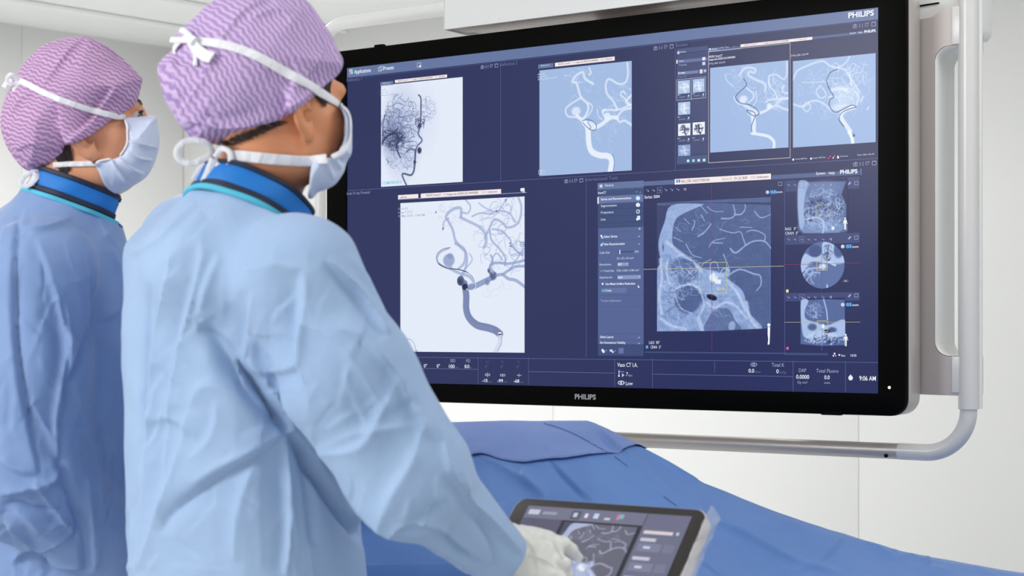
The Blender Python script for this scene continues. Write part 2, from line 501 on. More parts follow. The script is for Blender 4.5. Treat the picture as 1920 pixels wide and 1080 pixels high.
V, F = tube(pts, rp*0.98, 24); mb.add(V, F); mb.build('upper_rail', M['white'], fr)
# right post: rounded rectangular profile sleeve with a pale strip on its far side
def post(s0, s1, off, hd, z0, z1, r, mat, name):
    # profile in (s, depth)
    prof = rrect(s0, s1, off-hd, off+hd, r, 5); n = len(prof); V = []; F = []
    for z in (z0, z1): V += [W(a, z, b) for a, b in prof]
    for k in range(n): k2 = (k+1) % n; F.append((k, k2, n+k2, n+k))
    F.append(tuple(range(n))[::-1]); F.append(tuple(n+k for k in range(n)))
    mb = MB(); mb.add(V, F); return mb.build(name, mat, fr)
post(xr-0.0185, xr+0.0185, FO, 0.019, zs, 2.25, 0.017, M['pipe'], 'post')
post(xr-0.002, xr+0.020, FO-0.018, 0.007, zs, 2.25, 0.004, M['white'], 'cover_strip')
# buttons on the strip
for py in (281, 340):
    mb = MB(); q = S(1831, py, FO); V, F = tube([W(xr+0.012, q[1], FO-0.0125), W(xr+0.012, q[1], FO-0.0100)], 0.005, 16); mb.add(V, F)
    mb.build('button', M['bracket'], fr)
# bracket plate with D-shaped cut-out
bo, bt = -0.088, 0.11
sl = BX1-0.30
sr = xr-0.004
ztb = S(1735, 36, bo)[1]; zbb = S(1735, 735, bo)[1]
hx0 = S(1752, 400, bo)[0]; hz1 = S(1790, 84, bo)[1]; hz0 = S(1790, 668, bo)[1]
def bracket():
    n = 10
    # outer contour (clockwise from lower left) and hole contour with equal counts around the hole
    hole = rrect(hx0, sr+0.03, hz0, hz1, 0.028, n)[::1]
    N = len(hole)
    outer = []
    for (a, b) in hole:
        # map each hole point outward to the plate rectangle
        outer.append((a, b))
    V = []; F = []
    # plate built of strips: left part, top part, bottom part (butted), hole wall ring
    top = []
    for k in range(13):
        t = k/12; s = sl+(sr-sl)*t
        x = (s-(BX1+0.0))/(sr-BX1)
        top.append((s, ztb+0.022*(1/(1+math.exp(-(x-0.45)*9)))*(1 if x > -0.2 else 0)))
    mbb = MB()
    hl = [p for p in hole if p[0] <= hx0+0.029]              # left arc of the hole, top to bottom
    hl = sorted(hl, key=lambda p: -p[1])
    hl = [(sr, hz1)]+hl+[(sr, hz0)]
    contour = [(sl, zbb)]+top+hl+[(sr, zbb-0.006)]
    n = len(contour)
    V = [W(a, b, bo) for a, b in contour]+[W(a, b, bo-bt) for a, b in contour]
    F = [tuple(range(n))[::-1], tuple(range(n, 2*n))]
    for k in range(n): k2 = (k+1) % n; F.append((k, k2, n+k2, n+k))
    mbb.add(V, F); return mbb
br_o = bracket().build('side_bracket', M['bracket'], fr); tag(br_o, 'grey metal side bracket with rounded cut-out')
bm = bmesh.new(); bm.from_mesh(br_o.data); bmesh.ops.recalc_face_normals(bm, faces=bm.faces); bm.to_mesh(br_o.data); bm.free()
hl_ = sorted([p for p in rrect(hx0, sr+0.03, hz0, hz1, 0.028, 10) if p[0] <= hx0+0.029], key=lambda p: -p[1])
hl_ = [(sr-.001, hz1-.0008)]+[(a+.0008, b-(.0008 if b > 1.5 else -.0008)) for a, b in hl_]+[(sr-.001, hz0+.0008)]
V = []; F = []; n = len(hl_)
for d_ in (bo-.0006, bo-bt+.0006): V += [W(a, b, d_) for a, b in hl_]
for k in range(n-1): F.append((k, n+k, n+k+1, k+1))
o = mk('cutout_lightener', V, F, M['white'], fr); autosmooth(o, 50); o.modifiers.new('s', 'SOLIDIFY').thickness = .0005  # white layer added to lighten the cut-out's inner wall
s87 = S(1785, 720, bo)[0]
mb = MB()
mb.box(W((s87+sr)/2, (ztb+0.018+hz1)/2, bo+0.001), U*((sr-s87)/2), NB*0.0015, Z*((ztb+0.018-hz1)/2-0.0005), 0.001)
mb.build('edge_strip', M['pipe'], fr); mb = MB()
mb.box(W((s87+sr)/2, (hz0+zbb)/2, bo+0.001), U*((sr-s87)/2), NB*0.0015, Z*((hz0-zbb)/2), 0.001)
mb.build('edge_strip', M['pipe'], fr)
# white rear cover above the bracket
mb = MB()
mb.box(W((xr+0.50)/2, ztb+0.17, bo-0.10), U*((xr-0.50)/2), NB*0.07, Z*0.20, 0.02)
mb.build('rear_cover', M['white'], fr)
mb = MB(); q = S(1740, 9, bo-0.03); mb.box(W(q[0], q[1], bo-0.029), U*0.022+Z*0.001, NB*0.002, Z*0.0014, 0.0005); mb.build('slit', M['groove'], fr)

# overhead carriage box
cx = S(831.5, 40, 0.0)[0]; zc = S(831, 56, 0.0)[1]
oc = empty('overhead_carriage', W(0, zc, -0.15), 'white overhead carriage box with open grey underside above the monitor', 'carriage')
mb = MB()
w2 = abs(cx)
mb.box(W(0, zc+0.20, -0.002), U*w2, NB*0.002, Z*0.20, 0.0015)
mb.box(W(0, zc+0.20, -0.40), U*w2, NB*0.002, Z*0.20, 0.001)
for s_ in (-1, 1): mb.box(W(s_*(w2-0.002), zc+0.20, -0.2), U*0.002, NB*0.2, Z*0.20, 0.001)
mb.box(W(0, zc+0.40, -0.2), U*w2, NB*0.2, Z*0.002, 0.001)
mb.build('housing', M['white'], oc)
mb = MB()
mb.box(W(0, zc+0.012, -0.235), U*(w2-0.006), NB*0.160, Z*0.004, 0.001)
mb.box(W(0, zc+0.006, -0.04), U*(w2-0.005), NB*0.034, Z*0.003, 0.001)
mb.build('underside', M['bracket'], oc)
mb = MB(); mb.box(W(0, (zc+0.4+CE)/2, -0.2), U*0.08, NB*0.08, Z*((CE-zc-0.4)/2), 0.01); mb.build('ceiling_arm', M['white'], oc)
mb = MB(); mb.box(W(0, zc-0.10, -0.2), U*0.07, NB*0.05, Z*0.12, 0.01); mb.build('drop_post', M['bracket'], oc)
# ------------------------------------------------------------ what the display shows
NAVY = (38, 45, 90)
scr = None
def uimesh(name, quads, cols, layer, parent, frame, mat='ui'):
    """quads: list of polygons in (s,z) display coordinates"""
    V = []; F = []; c = []
    for q, col in zip(quads, cols):
        b = len(V)
        for k, (s, z) in enumerate(q): V.append(frame(s, z, layer*0.00035)); c.append(rgba(col))
        F.append(tuple(range(b, b+len(q))))
    return mk(name, V, F, M[mat], parent, False, c)
_fd = {}
def text_polys(items):
    """items: (string, s, z_baseline, height, width or None, colour, bold) -> polygons"""
    tmp = []
    for it in items:
        cu = bpy.data.curves.new('t', 'FONT'); cu.body = it[0]; cu.size = 1.0; cu.resolution_u = 3; cu.offset = it[6]
        o = bpy.data.objects.new('t', cu); C.objects.link(o); tmp.append(o)
    bpy.context.view_layer.update(); dg = bpy.context.evaluated_depsgraph_get()
    P_, C_ = [], []
    for o, it in zip(tmp, items):
        me = o.evaluated_get(dg).to_mesh()
        if len(me.vertices) == 0: continue
        co = np.zeros(len(me.vertices)*3); me.vertices.foreach_get('co', co); co = co.reshape(-1, 3)
        x0, x1 = co[:, 0].min(), co[:, 0].max()
        sc = it[3]/0.70
        sx = sc if it[4] is None else it[4]/(x1-x0)
        for pl in me.polygons:
            P_.append([(it[1]+(co[i, 0]-x0)*sx, it[2]+co[i, 1]*sc) for i in pl.vertices]); C_.append(it[5])
        o.evaluated_get(dg).to_mesh_clear()
    for o in tmp: cu = o.data; bpy.data.objects.remove(o); bpy.data.curves.remove(cu)
    return P_, C_

class Raster:
    """painted medical image: an array of colours laid on a dense grid on the display"""
    def __init__(s, tl, br, bg, SF, mpp=0.00034, soft=None):
        a, b = SF(*tl), SF(*br); s.s0, s.z1 = a; s.s1, s.z0 = b; s.SF = SF
        s.nx = int((s.s1-s.s0)/mpp); s.ny = int((s.z1-s.z0)/mpp); s.mpp = mpp
        s.A = np.tile(np.array(bg, float), (s.ny, s.nx, 1)); s.bg = np.array(bg, float)
        s.X, s.Y = np.meshgrid(np.arange(s.nx)+0.5, np.arange(s.ny)+0.5)
    def px(s, pts, K):
        o = []
        for (x, y) in pts:
            q = s.SF(*K(x, y)); o.append(((q[0]-s.s0)/s.mpp, (s.z1-q[1])/s.mpp))
        return np.array(o)
    def sc(s, K):
        a = s.px([(0, 0), (100, 0), (0, 100)], K); return (np.linalg.norm(a[2]-a[0]))/100
    def blend(s, sl, m, col): s.A[sl] = s.A[sl]*(1-m[..., None])+np.array(col, float)*m[..., None]
    def stroke(s, pts, w, col, al, K, soft=1.0, w2=None, raw=False):
        p = catmull(pts if raw else s.px(pts, K), 6); k = 1 if raw else s.sc(K); r = w*k/2; r2 = (w2 if w2 is not None else w)*k/2
        R = max(r, r2)+soft+1
        x0, y0 = np.floor(p.min(0)-R).astype(int); x1, y1 = np.ceil(p.max(0)+R).astype(int)
        x0, y0 = max(x0, 0), max(y0, 0); x1, y1 = min(x1, s.nx), min(y1, s.ny)
        if x1 <= x0 or y1 <= y0: return
        sl = (slice(y0, y1), slice(x0, x1)); X = s.X[sl]; Y = s.Y[sl]; D = np.full(X.shape, 1e9); n = len(p)-1
        for i in range(n):
            a = p[i]; e = p[i+1]-a; L = e@e+1e-9
            t = np.clip(((X-a[0])*e[0]+(Y-a[1])*e[1])/L, 0, 1)
            rr = r+(r2-r)*(i+t)/n
            D = np.minimum(D, np.hypot(X-a[0]-t*e[0], Y-a[1]-t*e[1])-rr)
        s.blend(sl, np.clip(0.5-D/(2*soft)+0.25, 0, 1)*al, col)
    def ell(s, c, r, col, al, K, soft=2.0, rot=0, power=None):
        q = s.px([c], K)[0]; k = s.sc(K); rx, ry = r[0]*k, r[1]*k
        a = math.radians(rot); dx = s.X-q[0]; dy = s.Y-q[1]
        u = dx*math.cos(a)+dy*math.sin(a); v = -dx*math.sin(a)+dy*math.cos(a)
        d = (np.hypot(u/rx, v/ry)-1)*min(rx, ry)
        s.blend(slice(None), np.clip(0.5-d/(2*soft), 0, 1)*al, col)
    def poly(s, pts, col, al, K, soft=1.5, smooth=True, tex=None):
        p = s.px(pts, K)
        if smooth: p = catmull(p, 4, True)
        d = poly_sd(np.stack([s.X.ravel(), s.Y.ravel()], 1), p).reshape(s.X.shape)
        m = np.clip(0.5-d/(2*soft), 0, 1)*al
        if tex is not None: m = m*tex
        s.blend(slice(None), m, col)
    def noise(s, scale, seed, n=14):
        r = np.random.RandomState(seed); o = np.zeros(s.X.shape)
        for i in range(n):
            k = r.randn(2)/scale*r.uniform(0.5, 2); k2 = r.randn(2)/scale*0.5
            o += np.sin(s.X*k[0]+s.Y*k[1]+r.uniform(0, 6.3)+1.8*np.sin(s.X*k2[0]+s.Y*k2[1]+r.uniform(0, 6.3)))
        return o/math.sqrt(n)
    def grain(s, a, seed=1):
        r = np.random.RandomState(seed); s.A += r.randn(s.ny, s.nx, 1)*a
    def squiggles(s, c, rad, n, w, col, al, K, seed, step=16, L=9, curl=0.7):
        rr = random.Random(seed); k = s.sc(K)
        for i in range(n):
            a = rr.uniform(0, 6.28); q = math.sqrt(rr.random())
            x = c[0]+rad[0]*q*math.cos(a); y = c[1]+rad[1]*q*math.sin(a); h = rr.uniform(0, 6.28); dh = rr.uniform(-curl, curl)
            pts = [(x, y)]
            for j in range(rr.randint(3, L)):
                h += dh+rr.uniform(-curl, curl); x += step*math.cos(h); y += step*math.sin(h)
                if ((x-c[0])/rad[0])**2+((y-c[1])/rad[1])**2 > 1.1: break
                pts.append((x, y))
            if len(pts) > 2: s.stroke(pts, w*rr.uniform(0.6, 1.3), col, al*rr.uniform(0.4, 1), K, 0.7, w2=w*0.5)
    def build(s, name, layer, parent, frame, mask=None, mat='ui'):
        A = np.clip(s.A, 0, 255); L = lin(A)
        xs = np.linspace(s.s0, s.s1, s.nx); zs_ = np.linspace(s.z1, s.z0, s.ny)
        Xg, Zg = np.meshgrid(xs, zs_)
        o0 = frame(0, 0, layer*0.00035); eu = frame(1, 0, layer*0.00035)-o0; ez = frame(0, 1, layer*0.00035)-o0
        V = o0+Xg.ravel()[:, None]*eu+Zg.ravel()[:, None]*ez
        i = np.arange(s.ny*s.nx).reshape(s.ny, s.nx)
        Q = np.stack([i[1:, :-1], i[1:, 1:], i[:-1, 1:], i[:-1, :-1]], -1).reshape(-1, 4)
        if mask is not None:
            k = mask[i].reshape(-1) if False else mask.reshape(-1)[Q].min(1) > 0; Q = Q[k]
        c = np.ones((len(V), 4)); c[:, :3] = L.reshape(-1, 3)
        return mk(name, V, Q, M[mat], parent, False, c)
def Kf(ox, oy, k): return lambda x, y: (ox+x/k, oy+y/k)
ID = lambda x, y: (x, y)

# ---- base of the display
def main_screen():
    global scr
    layers = {}
    def R(x0, y0, x1, y1, col, layer=1, part='window_lines'):
        a = S(x0, y0); b = S(x1, y1); layers.setdefault((part, layer), []).append(([(a[0], b[1]), (b[0], b[1]), (b[0], a[1]), (a[0], a[1])], col))
    def HL(x0, y0, x1, col, w=1.0, layer=2, part='window_lines'):
        a = S(x0, y0); b = S(x1, y0); t = w*0.00050; layers.setdefault((part, layer), []).append(([(a[0], a[1]-t), (b[0], a[1]-t), (b[0], a[1]+t), (a[0], a[1]+t)], col))
    def VL(x, y0, y1, col, w=1.0, layer=2, part='window_lines'):
        a = S(x, y0); b = S(x, y1); t = w*0.00050; layers.setdefault((part, layer), []).append(([(a[0]-t, b[1]), (a[0]+t, b[1]), (a[0]+t, a[1]), (a[0]-t, a[1])], col))
    def BOX(x0, y0, x1, y1, col, w=1.0, layer=4, part='window_lines'):
        a = S(x0, y0); b = S(x1, y1); t = w*0.00050; L = layers.setdefault((part, layer), [])
        for q in ((a[0], a[1], b[0], a[1]), (a[0], b[1], b[0], b[1])): L.append(([(q[0]-t, q[1]-t), (q[2]+t, q[1]-t), (q[2]+t, q[1]+t), (q[0]-t, q[1]+t)], col))
        for x in (a[0], b[0]): L.append(([(x-t, b[1]-t), (x+t, b[1]-t), (x+t, a[1]+t), (x-t, a[1]+t)], col))
    def PG(pts, col, layer=5, part='icons'):
        layers.setdefault((part, layer), []).append(([tuple(S(*p)) for p in pts], col))
    def DOT(x, y, r, col, layer=5, part='icons', n=12):
        q = S(x, y); k = 0.00100*r; layers.setdefault((part, layer), []).append(([(q[0]+k*math.cos(2*PI*i/n), q[1]+k*math.sin(2*PI*i/n)) for i in range(n)], col))
    TX = []
    def T(st, x0, y, x1, h, col=(225, 230, 245), bold=0.0):
        """text with its baseline starting at pixel (x0, y), ending at x1, cap height h pixels"""
        a = S(x0, y); b = S(x1, y) ; k = np.linalg.norm(S(x0, y)-S(x0, y-10))/10
        TX.append((st, a[0], a[1], h*k, b[0]-a[0], col, bold))
    WH = (232, 236, 250); LN = (88, 100, 148); GR = (128, 138, 176); BAR = (97, 115, 158); DIM = (104, 112, 156)
    CREAM = (243, 232, 232); DK = (60, 62, 92)
    # top bar
    x0 = 651.3; x1 = 1648.5
    a0 = S(650.5, 128); 
    zt1 = SZ1; zb1 = S(651, 146)[1]
    layers[('toolbar', 1)] = [([(SX0, zb1), (SX1, zb1), (SX1, zt1), (SX0, zt1)], BAR)]
    HL(651, 148, x1, (70, 82, 130), 1, 2)
    T('PHILIPS', 1592, 34.5, 1640, 10, (240, 242, 252), 0.03)
    T('Applications', 666, 138.5, 697, 7, WH, 0.012); T('Presets', 721, 132, 740, 7, WH, 0.012)
    # icons in the top bar
    R(655.5, 130.5, 662, 138.5, (190, 210, 225), 3, 'icons'); R(656, 134.5, 659, 138, (230, 90, 110), 4, 'icons'); R(659, 131, 662, 134, (80, 200, 190), 4, 'icons')
    for (a, b) in ((710, 127), (713, 125)): BOX(a, b, a+6, b+6, (205, 215, 235), 1, 4, 'icons'); 
    BOX(783, 118.5, 790, 125, (200, 210, 232), 1, 4, 'icons'); DOT(788.5, 124.5, 2.8, WH, 5)
    # window icons (camera, 1:1, chart, window)
    def wicons(xa, ya, col=(165, 172, 205)):
        a = S(xa, ya)
        def r(dx, dy, w, h, lay=3): L = layers.setdefault(('icons', lay), []); L.append(([(a[0]+dx, a[1]+dy), (a[0]+dx+w, a[1]+dy), (a[0]+dx+w, a[1]+dy+h), (a[0]+dx, a[1]+dy+h)], col))
        t = 0.0009
        for dx in (0.0, ):  # camera outline
            r(0, 0, 0.0085, t); r(0, 0.0055, 0.0085, t); r(0, 0, t, 0.0055); r(0.0076, 0, t, 0.0064); r(0.003, 0.0062, 0.003, 0.0014); r(0.0032, 0.002, 0.0022, 0.0022)
        r(0.0130, 0, t, 0.0075); r(0.0190, 0, t, 0.0075); r(0.0160, 0.0015, t, t); r(0.0160, 0.0045, t, t)
        r(0.0245, 0.0065, 0.0075, t); r(0.0245, 0.001, t, 0.0055); L = layers.setdefault(('icons', 3), [])
        L.append(([(a[0]+0.0262, a[1]+0.0005), (a[0]+0.0272, a[1]+0.0005), (a[0]+0.0320, a[1]+0.0052), (a[0]+0.0312, a[1]+0.0056)], col))
        r(0.0370, 0, 0.0085, t); r(0.0370, 0.0065, 0.0085, 0.0013); r(0.0370, 0, t, 0.0070); r(0.0446, 0, t, 0.0078)
    wicons(902, 129.5); wicons(1226, 94.5); wicons(1599.5, 53.5); wicons(1600.5, 312); wicons(1059, 343.5)
    # panes
    VL(939, 121, 342, LN); VL(1266.5, 90, 321, LN); VL(1099.5, 334, 670, LN)
    HL(652, 357.5, x1, LN)
    T('Reference 1', 652, 153.8, 680, 6, DIM); T('Reference 2', 939.5, 124.8, 972, 6.5, DIM); T('Review', 1269, 89, 1291, 7, DIM)
    T('Interventional Tools', 1099, 340, 1160, 6.5, DIM); T('Live X-ray Frontal', 652.5, 365.5, 695, 5.2, (150, 158, 195))
    # reference 1
    R(713.5, 154.3, 738, 159.5, BAR, 3); T('Reference 1', 719, 158, 734, 2.6, WH); R(741, 151.2, 838.7, 146.8, CREAM, 3)
    a = S(741, 156.5); b = S(838.7, 140.2)
    def banner(xa, ya, xb, yb, words):
        """banner between top-left pixel (xa,ya) and bottom-right pixel (xb,yb)"""
        R(xa, ya, xb, yb, CREAM, 3, 'banner')
        for (st, u0, u1, col) in words:
            s0, z1 = S(xa, ya); s1, z0 = S(xb, yb); h = (z1-z0)
            TX.append((st, s0+(s1-s0)*u0, z0+h*0.27, h*0.46, (s1-s0)*(u1-u0), col, 0.006))
    layers[('window_lines', 3)].pop()
    banner(741, 150.2, 838.7, 145.3, [('NEURO, SmartCT', .07, .28, DK), ('ID', .31, .34, (170, 160, 170)), ('Image-Lab-20200124134947800', .36, .74, DK), ('DOB', .78, .83, (170, 160, 170)), ('Unknown', .85, .97, DK)])
    R(1009.5, 121.2, 1038, 126.3, BAR, 3); T('Reference 2', 1016, 125, 1032, 2.8, WH)
    banner(1041, 118.0, 1153, 113.5, [('NEURO, SmartCT', .07, .28, DK), ('ID', .31, .34, (170, 160, 170)), ('Image-Lab-20200124134947800', .36, .74, DK), ('DOB', .78, .83, (170, 160, 170)), ('Unknown', .85, .97, DK)])
    # live frontal
    R(747, 366.0, 784.8, 371.3, CREAM, 3, 'banner'); T('Live', 757, 371.6, 764, 3.8, DK, .01); PG([(751, 371.5), (753, 369), (753, 371.5)], DK, 5); PG([(753.5, 371.3), (755, 367), (755, 371.3)], DK, 5)
    banner(789.5, 363.2, 940, 363.0, [('NEURO, SmartCT', .08, .27, DK), ('ID', .30, .33, (170, 160, 170)), ('Image-Lab-20200124134947800', .34, .73, DK), ('DOB', .77, .82, (170, 160, 170)), ('Unknown', .84, .96, DK)])
    HL(746, 374.3, 988, (170, 178, 210), 1, 2); R(976.5, 353, 984, 358.5, (235, 245, 250), 3, 'icons'); R(980.5, 357, 984.5, 361.5, (180, 225, 245), 4, 'icons')
    # review side list
    R(1270, 92, 1327.5, 94.5, (66, 78, 124), 2, 'side_menu'); DOT(1272.8, 99, 4.0, (130, 145, 190), 4); DOT(1272.8, 99, 1.8, WH, 5)
    R(1269.5, 101.5, 1327.5, 288, (58, 68, 112), 1, 'side_menu')
    T('Review', 1278, 99.5, 1288, 3.0, WH); R(1269, 113.3, 1327, 113.5, (96, 112, 160), 3, 'side_menu'); R(1269, 112.5, 1271, 119.5, (240, 240, 245), 5, 'side_menu')
    T('Series', 1275, 116.4, 1283, 3, WH); T('Processing', 1275, 124, 1289, 3, (180, 186, 215)); R(1317.5, 107.5, 1323, 112.8, (225, 232, 245), 4, 'icons'); R(1317.5, 116.5, 1323, 122, (205, 215, 235), 4, 'icons')
    R(1271.5, 135.5, 1310, 137.3, (112, 128, 172), 3, 'side_menu'); T('All images', 1272.5, 139, 1286, 3.6, WH, .01)
    R(1312.5, 130.5, 1318, 137.5, (220, 215, 225), 4, 'icons'); R(1320, 130.5, 1325, 135.5, (170, 180, 210), 4, 'icons'); T('29 May 2020', 1271.5, 146.5, 1289, 2.8, GR)
    # thumbnails frames, captions
    BOX(1269.3, 149.8, 1296.5, 186.0, (190, 195, 220), .8, 4); BOX(1296.8, 147, 1323.5, 183.5, (190, 195, 220), .8, 4)
    for (xa, ya) in ((1272, 182), (1299.5, 179.5), (1272, 223.5), (1272, 263.5), (1299.5, 262.5)):
        T('S01', xa, ya-2.0, xa+5, 2.6, (200, 205, 228)); T('12:46 PM', xa+3, ya+2.2, xa+14, 2.6, (170, 178, 210)); DOT(xa+20, ya-2.5, 1.8, (180, 225, 235), 5); T('15', xa+18, ya+2.2, xa+22, 2.4, (180, 205, 220))
    R(1269.5, 293.5, 1327, 305, (68, 82, 128), 2, 'side_menu')
    for xa, c_ in ((1288.5, (190, 235, 245)), (1298.5, (150, 215, 245)), (1308.5, (200, 230, 240)), (1318.5, (200, 235, 230))): R(xa, 299.5-(xa-1288)*.05, xa+4.6, 304-(xa-1288)*.05, c_, 4, 'icons')
    # review main
    R(1327.8, 91.0, 1351, 96.2, BAR, 2); DOT(1332, 92.5, 2, WH); T('Review', 1337, 94.0, 1346, 3, WH); T('Mini Tools', 1353, 91.5, 1368, 3.2, (200, 206, 228)); DOT(1377, 87.5, .9, (180, 186, 215))
    R(1351, 90.0, 1389, 93.0, (70, 86, 132), 1); R(1524, 69.0, 1644.6, 61.0, (78, 94, 140), 1)
    banner(1389, 83.5, 1523.7, 74.5, [('NEURO, SmartCT', .06, .24, DK), ('ID', .30, .33, (200, 190, 195)), ('Image-Lab-20200124134947800', .34, .68, DK), ('DOB', .76, .81, (200, 190, 195)), ('Unknown', .82, .93, DK)])
    T('System', 1595, 64.5, 1606, 3.4, WH); T('Help', 1610.5, 63, 1618, 3.4, WH); T('PHILIPS', 1621.8, 62.3, 1643, 4.8, WH, .03)
    BOX(1329.2, 97.0, 1482.2, 295.8, (200, 192, 198), 1.1, 4)
    T('NEURO, SmartCT', 1330.5, 109, 1356, 4.0, WH, .012); T('Image-Lab-20200124134947800', 1330.5, 114.3, 1380, 3.8, WH, .012); T('29 May 2020, 12:46 PM', 1330.5, 121.8, 1361, 3.4, (215, 220, 238))
    T('29 May 2020, 12:46 PM', 1484.5, 106.8, 1517, 3.6, (215, 220, 238))
    DOT(1488, 299.5, 2.1, WH); T('Frontal 60% flow', 1492.5, 300, 1515, 2.8, (215, 220, 238)); DOT(1521.5, 297.5, 2.1, WH); T('Lateral 100% flow', 1525.5, 298, 1550, 2.8, (215, 220, 238))
    for a_, b_, c_ in ((1557.5, 293.5, (235, 80, 130)), (1554.5, 296.8, (235, 80, 130)), (1565.5, 292.5, (235, 80, 130)), (1563, 296, (240, 225, 235))): DOT(a_, b_, 1.5, c_)
    DOT(1571.8, 293, 1.3, WH); R(1570, 294, 1573.8, 297, WH, 4, 'icons'); T('Administrator', 1576, 294.8, 1592, 2.6, (215, 220, 238)); T('29 Jan 2024, 9:06 AM', 1609, 292.5, 1640.5, 3, (215, 220, 238))
    # interventional tools: menu
    R(1120.5, 343.5, 1207, 353.8, BAR, 1, 'side_menu'); R(1207, 340.5, 1265, 345.5, (90, 106, 150), 1, 'side_menu'); R(1447, 328.5, 1611.5, 327.5, (82, 97, 142), 1, 'side_menu')
    DOT(1127.8, 349, 4.6, (130, 140, 185), 4); R(1125.5, 346.7, 1127.2, 351.7, WH, 6, 'icons'); R(1128.4, 346.7, 1130.1, 351.7, WH, 6, 'icons')
    T('Patients', 1136, 350, 1152, 4.2, WH); R(1613.5, 316.5, 1616, 328, (110, 118, 158), 3, 'icons')
    T('System', 1531.5, 328, 1548.5, 5, WH, .01); T('Help', 1555.5, 327.3, 1566.5, 5, WH, .01); T('PHILIPS', 1576.5, 326.4, 1609, 7.2, (240, 242, 250), .03)
    R(1121, 355.5, 1207, 424, (58, 74, 118), 1, 'side_menu'); R(1121.5, 368.5, 1206.5, 378.5, (100, 118, 164), 3, 'side_menu'); R(1121, 369.8, 1123.3, 382.0, (250, 244, 244), 5, 'side_menu')
    T('SmartCT', 1122.5, 364, 1138, 4.2, WH, .012)
    T('Series and Reconstructions', 1128.5, 376.0, 1185, 4.2, (250, 240, 245), .012); T('Segmentation', 1128.5, 388.3, 1158, 4.2, WH); T('Projections', 1128.5, 400.8, 1152, 4.2, WH); T('Live', 1128.5, 413.8, 1137, 4.4, WH)
    for yy in (381.2, 392.5, 405.3, 418.3): HL(1121, yy+.5, 1206.5, (46, 58, 100), .8, 3, 'side_menu')
    R(1192, 359.2, 1197, 360.4, GR, 4, 'icons'); T('«', 1199.8, 362.2, 1205, 4.0, GR)
    def hexa(x, y, r, c_): layers.setdefault(('icons', 5), []).append(([tuple(S(x+r*math.sin(PI/3*i), y-r*math.cos(PI/3*i))) for i in range(6)], c_))
    hexa(1197, 371.6, 4.4, (190, 232, 248)); hexa(1197, 384.3, 4.3, (235, 245, 250)); 
    for an in (0, 120, 240): PG([(1197, 384.3), (1197+4*math.sin(math.radians(an+60))-.5, 384.3-4*math.cos(math.radians(an+60))), (1197+4*math.sin(math.radians(an+60))+.5, 384.3-4*math.cos(math.radians(an+60))+.6)], (60, 76, 120), 6)
    DOT(1197, 396.7, 4.2, (235, 242, 250), 5); DOT(1197, 396.7, 2.7, (58, 74, 118), 6)
    R(1195.5, 404.8, 1201, 412, (215, 230, 242), 5, 'icons'); DOT(1196, 411, 3, (205, 238, 248), 6)
    R(1121.5, 428, 1207, 645.8, (82, 98, 146), 1, 'side_menu'); R(1121.5, 645.8, 1207, 667.5, (60, 74, 120), 1, 'side_menu')
    for yy in (436, 451.5, 563-9.5, 575, 625, 637.5): HL(1122, yy+0.5, 1206, (70, 85, 132), .8, 3, 'side_menu')
    DOT(1199.8, 429.0, 2.6, (160, 172, 210), 4)
    for yy, dn in ((442.5, 1), (457, 0), (632, 1), (643, 1)): T('»' if dn else '«', 1197.5, yy+2, 1202, 3.6, (190, 200, 225))
    DOT(1128.2, 442.3, 2.2, WH); DOT(1130, 445.6, 2.0, WH); T('Select Series', 1133.8, 446, 1159, 4.3, WH, .015)
    DOT(1128.6, 459.5, 2.8, (150, 222, 248)); R(1129.5, 455.5, 1132, 458, (150, 222, 248), 5, 'icons'); T('New Reconstruction', 1134, 460.2, 1173, 4.4, WH, .018)
    T('Cube Size', 1126, 476, 1145, 4.2, (215, 222, 240)); HL(1158, 472.5, 1188, (38, 48, 86), 1.4, 4, 'side_menu'); R(1162, 468.8, 1163.8, 476.5, WH, 5, 'icons'); T('33%', 1191.5, 473.9, 1199, 4, (215, 222, 240))
    T('25 x 25 x 25 mm³', 1158, 486.5, 1190, 4, (215, 222, 240)); T('Resolution', 1126, 498, 1147, 4, (215, 222, 240)); R(1158.5, 492.5, 1179, 498.8, (135, 150, 192), 3, 'side_menu'); T('384³', 1160, 497.6, 1168, 4, WH, .01)
    T('1 = Voxel Size', 1128, 510, 1153, 4, (215, 222, 240)); T('0.06 x 0.06 x 0.06 mm³', 1158, 509.3, 1200, 4, (215, 222, 240)); T('Optimize for', 1126, 522.3, 1150, 4, (215, 222, 240)); R(1158.5, 516.5, 1202, 523, (135, 150, 192), 3, 'side_menu'); T('Stent', 1160, 522, 1169, 4, WH, .012)
    for a_, b_ in ((1176.5, 495), (1199.7, 518.8)): PG([(a_-1.2, b_-.8), (a_, b_+.8), (a_+1.2, b_-.8)], WH, 6)
    R(1129, 530.5, 1132.3, 534, WH, 5, 'icons'); T('Use Metal Artifact Reduction', 1137, 534.5, 1192.5, 4.2, WH, .018)
    PG([(1197, 533.8), (1197, 540.2), (1198.4, 539), (1200, 540), (1199.5, 537.6)], WH, 6)
    R(1127.5, 540.5, 1175, 548.8, (98, 114, 160), 3, 'side_menu'); R(1130, 544.3, 1134, 545.7, (70, 220, 180), 6, 'icons'); R(1131.3, 543, 1132.7, 547, (70, 220, 180), 6, 'icons'); T('Create', 1136, 546.6, 1148, 4, WH, .01)
    T('New Subtraction', 1134.5, 565.8, 1166, 4, (170, 182, 215)); DOT(1128.5, 562.5, 1.5, (130, 155, 205)); DOT(1131, 565, 1.5, (130, 155, 205))
    T('Select Layout', 1126.8, 633.6, 1152, 4.2, WH, .014); T('Set Annotations Visibility', 1126.8, 644.2, 1174.5, 4.2, WH, .014)
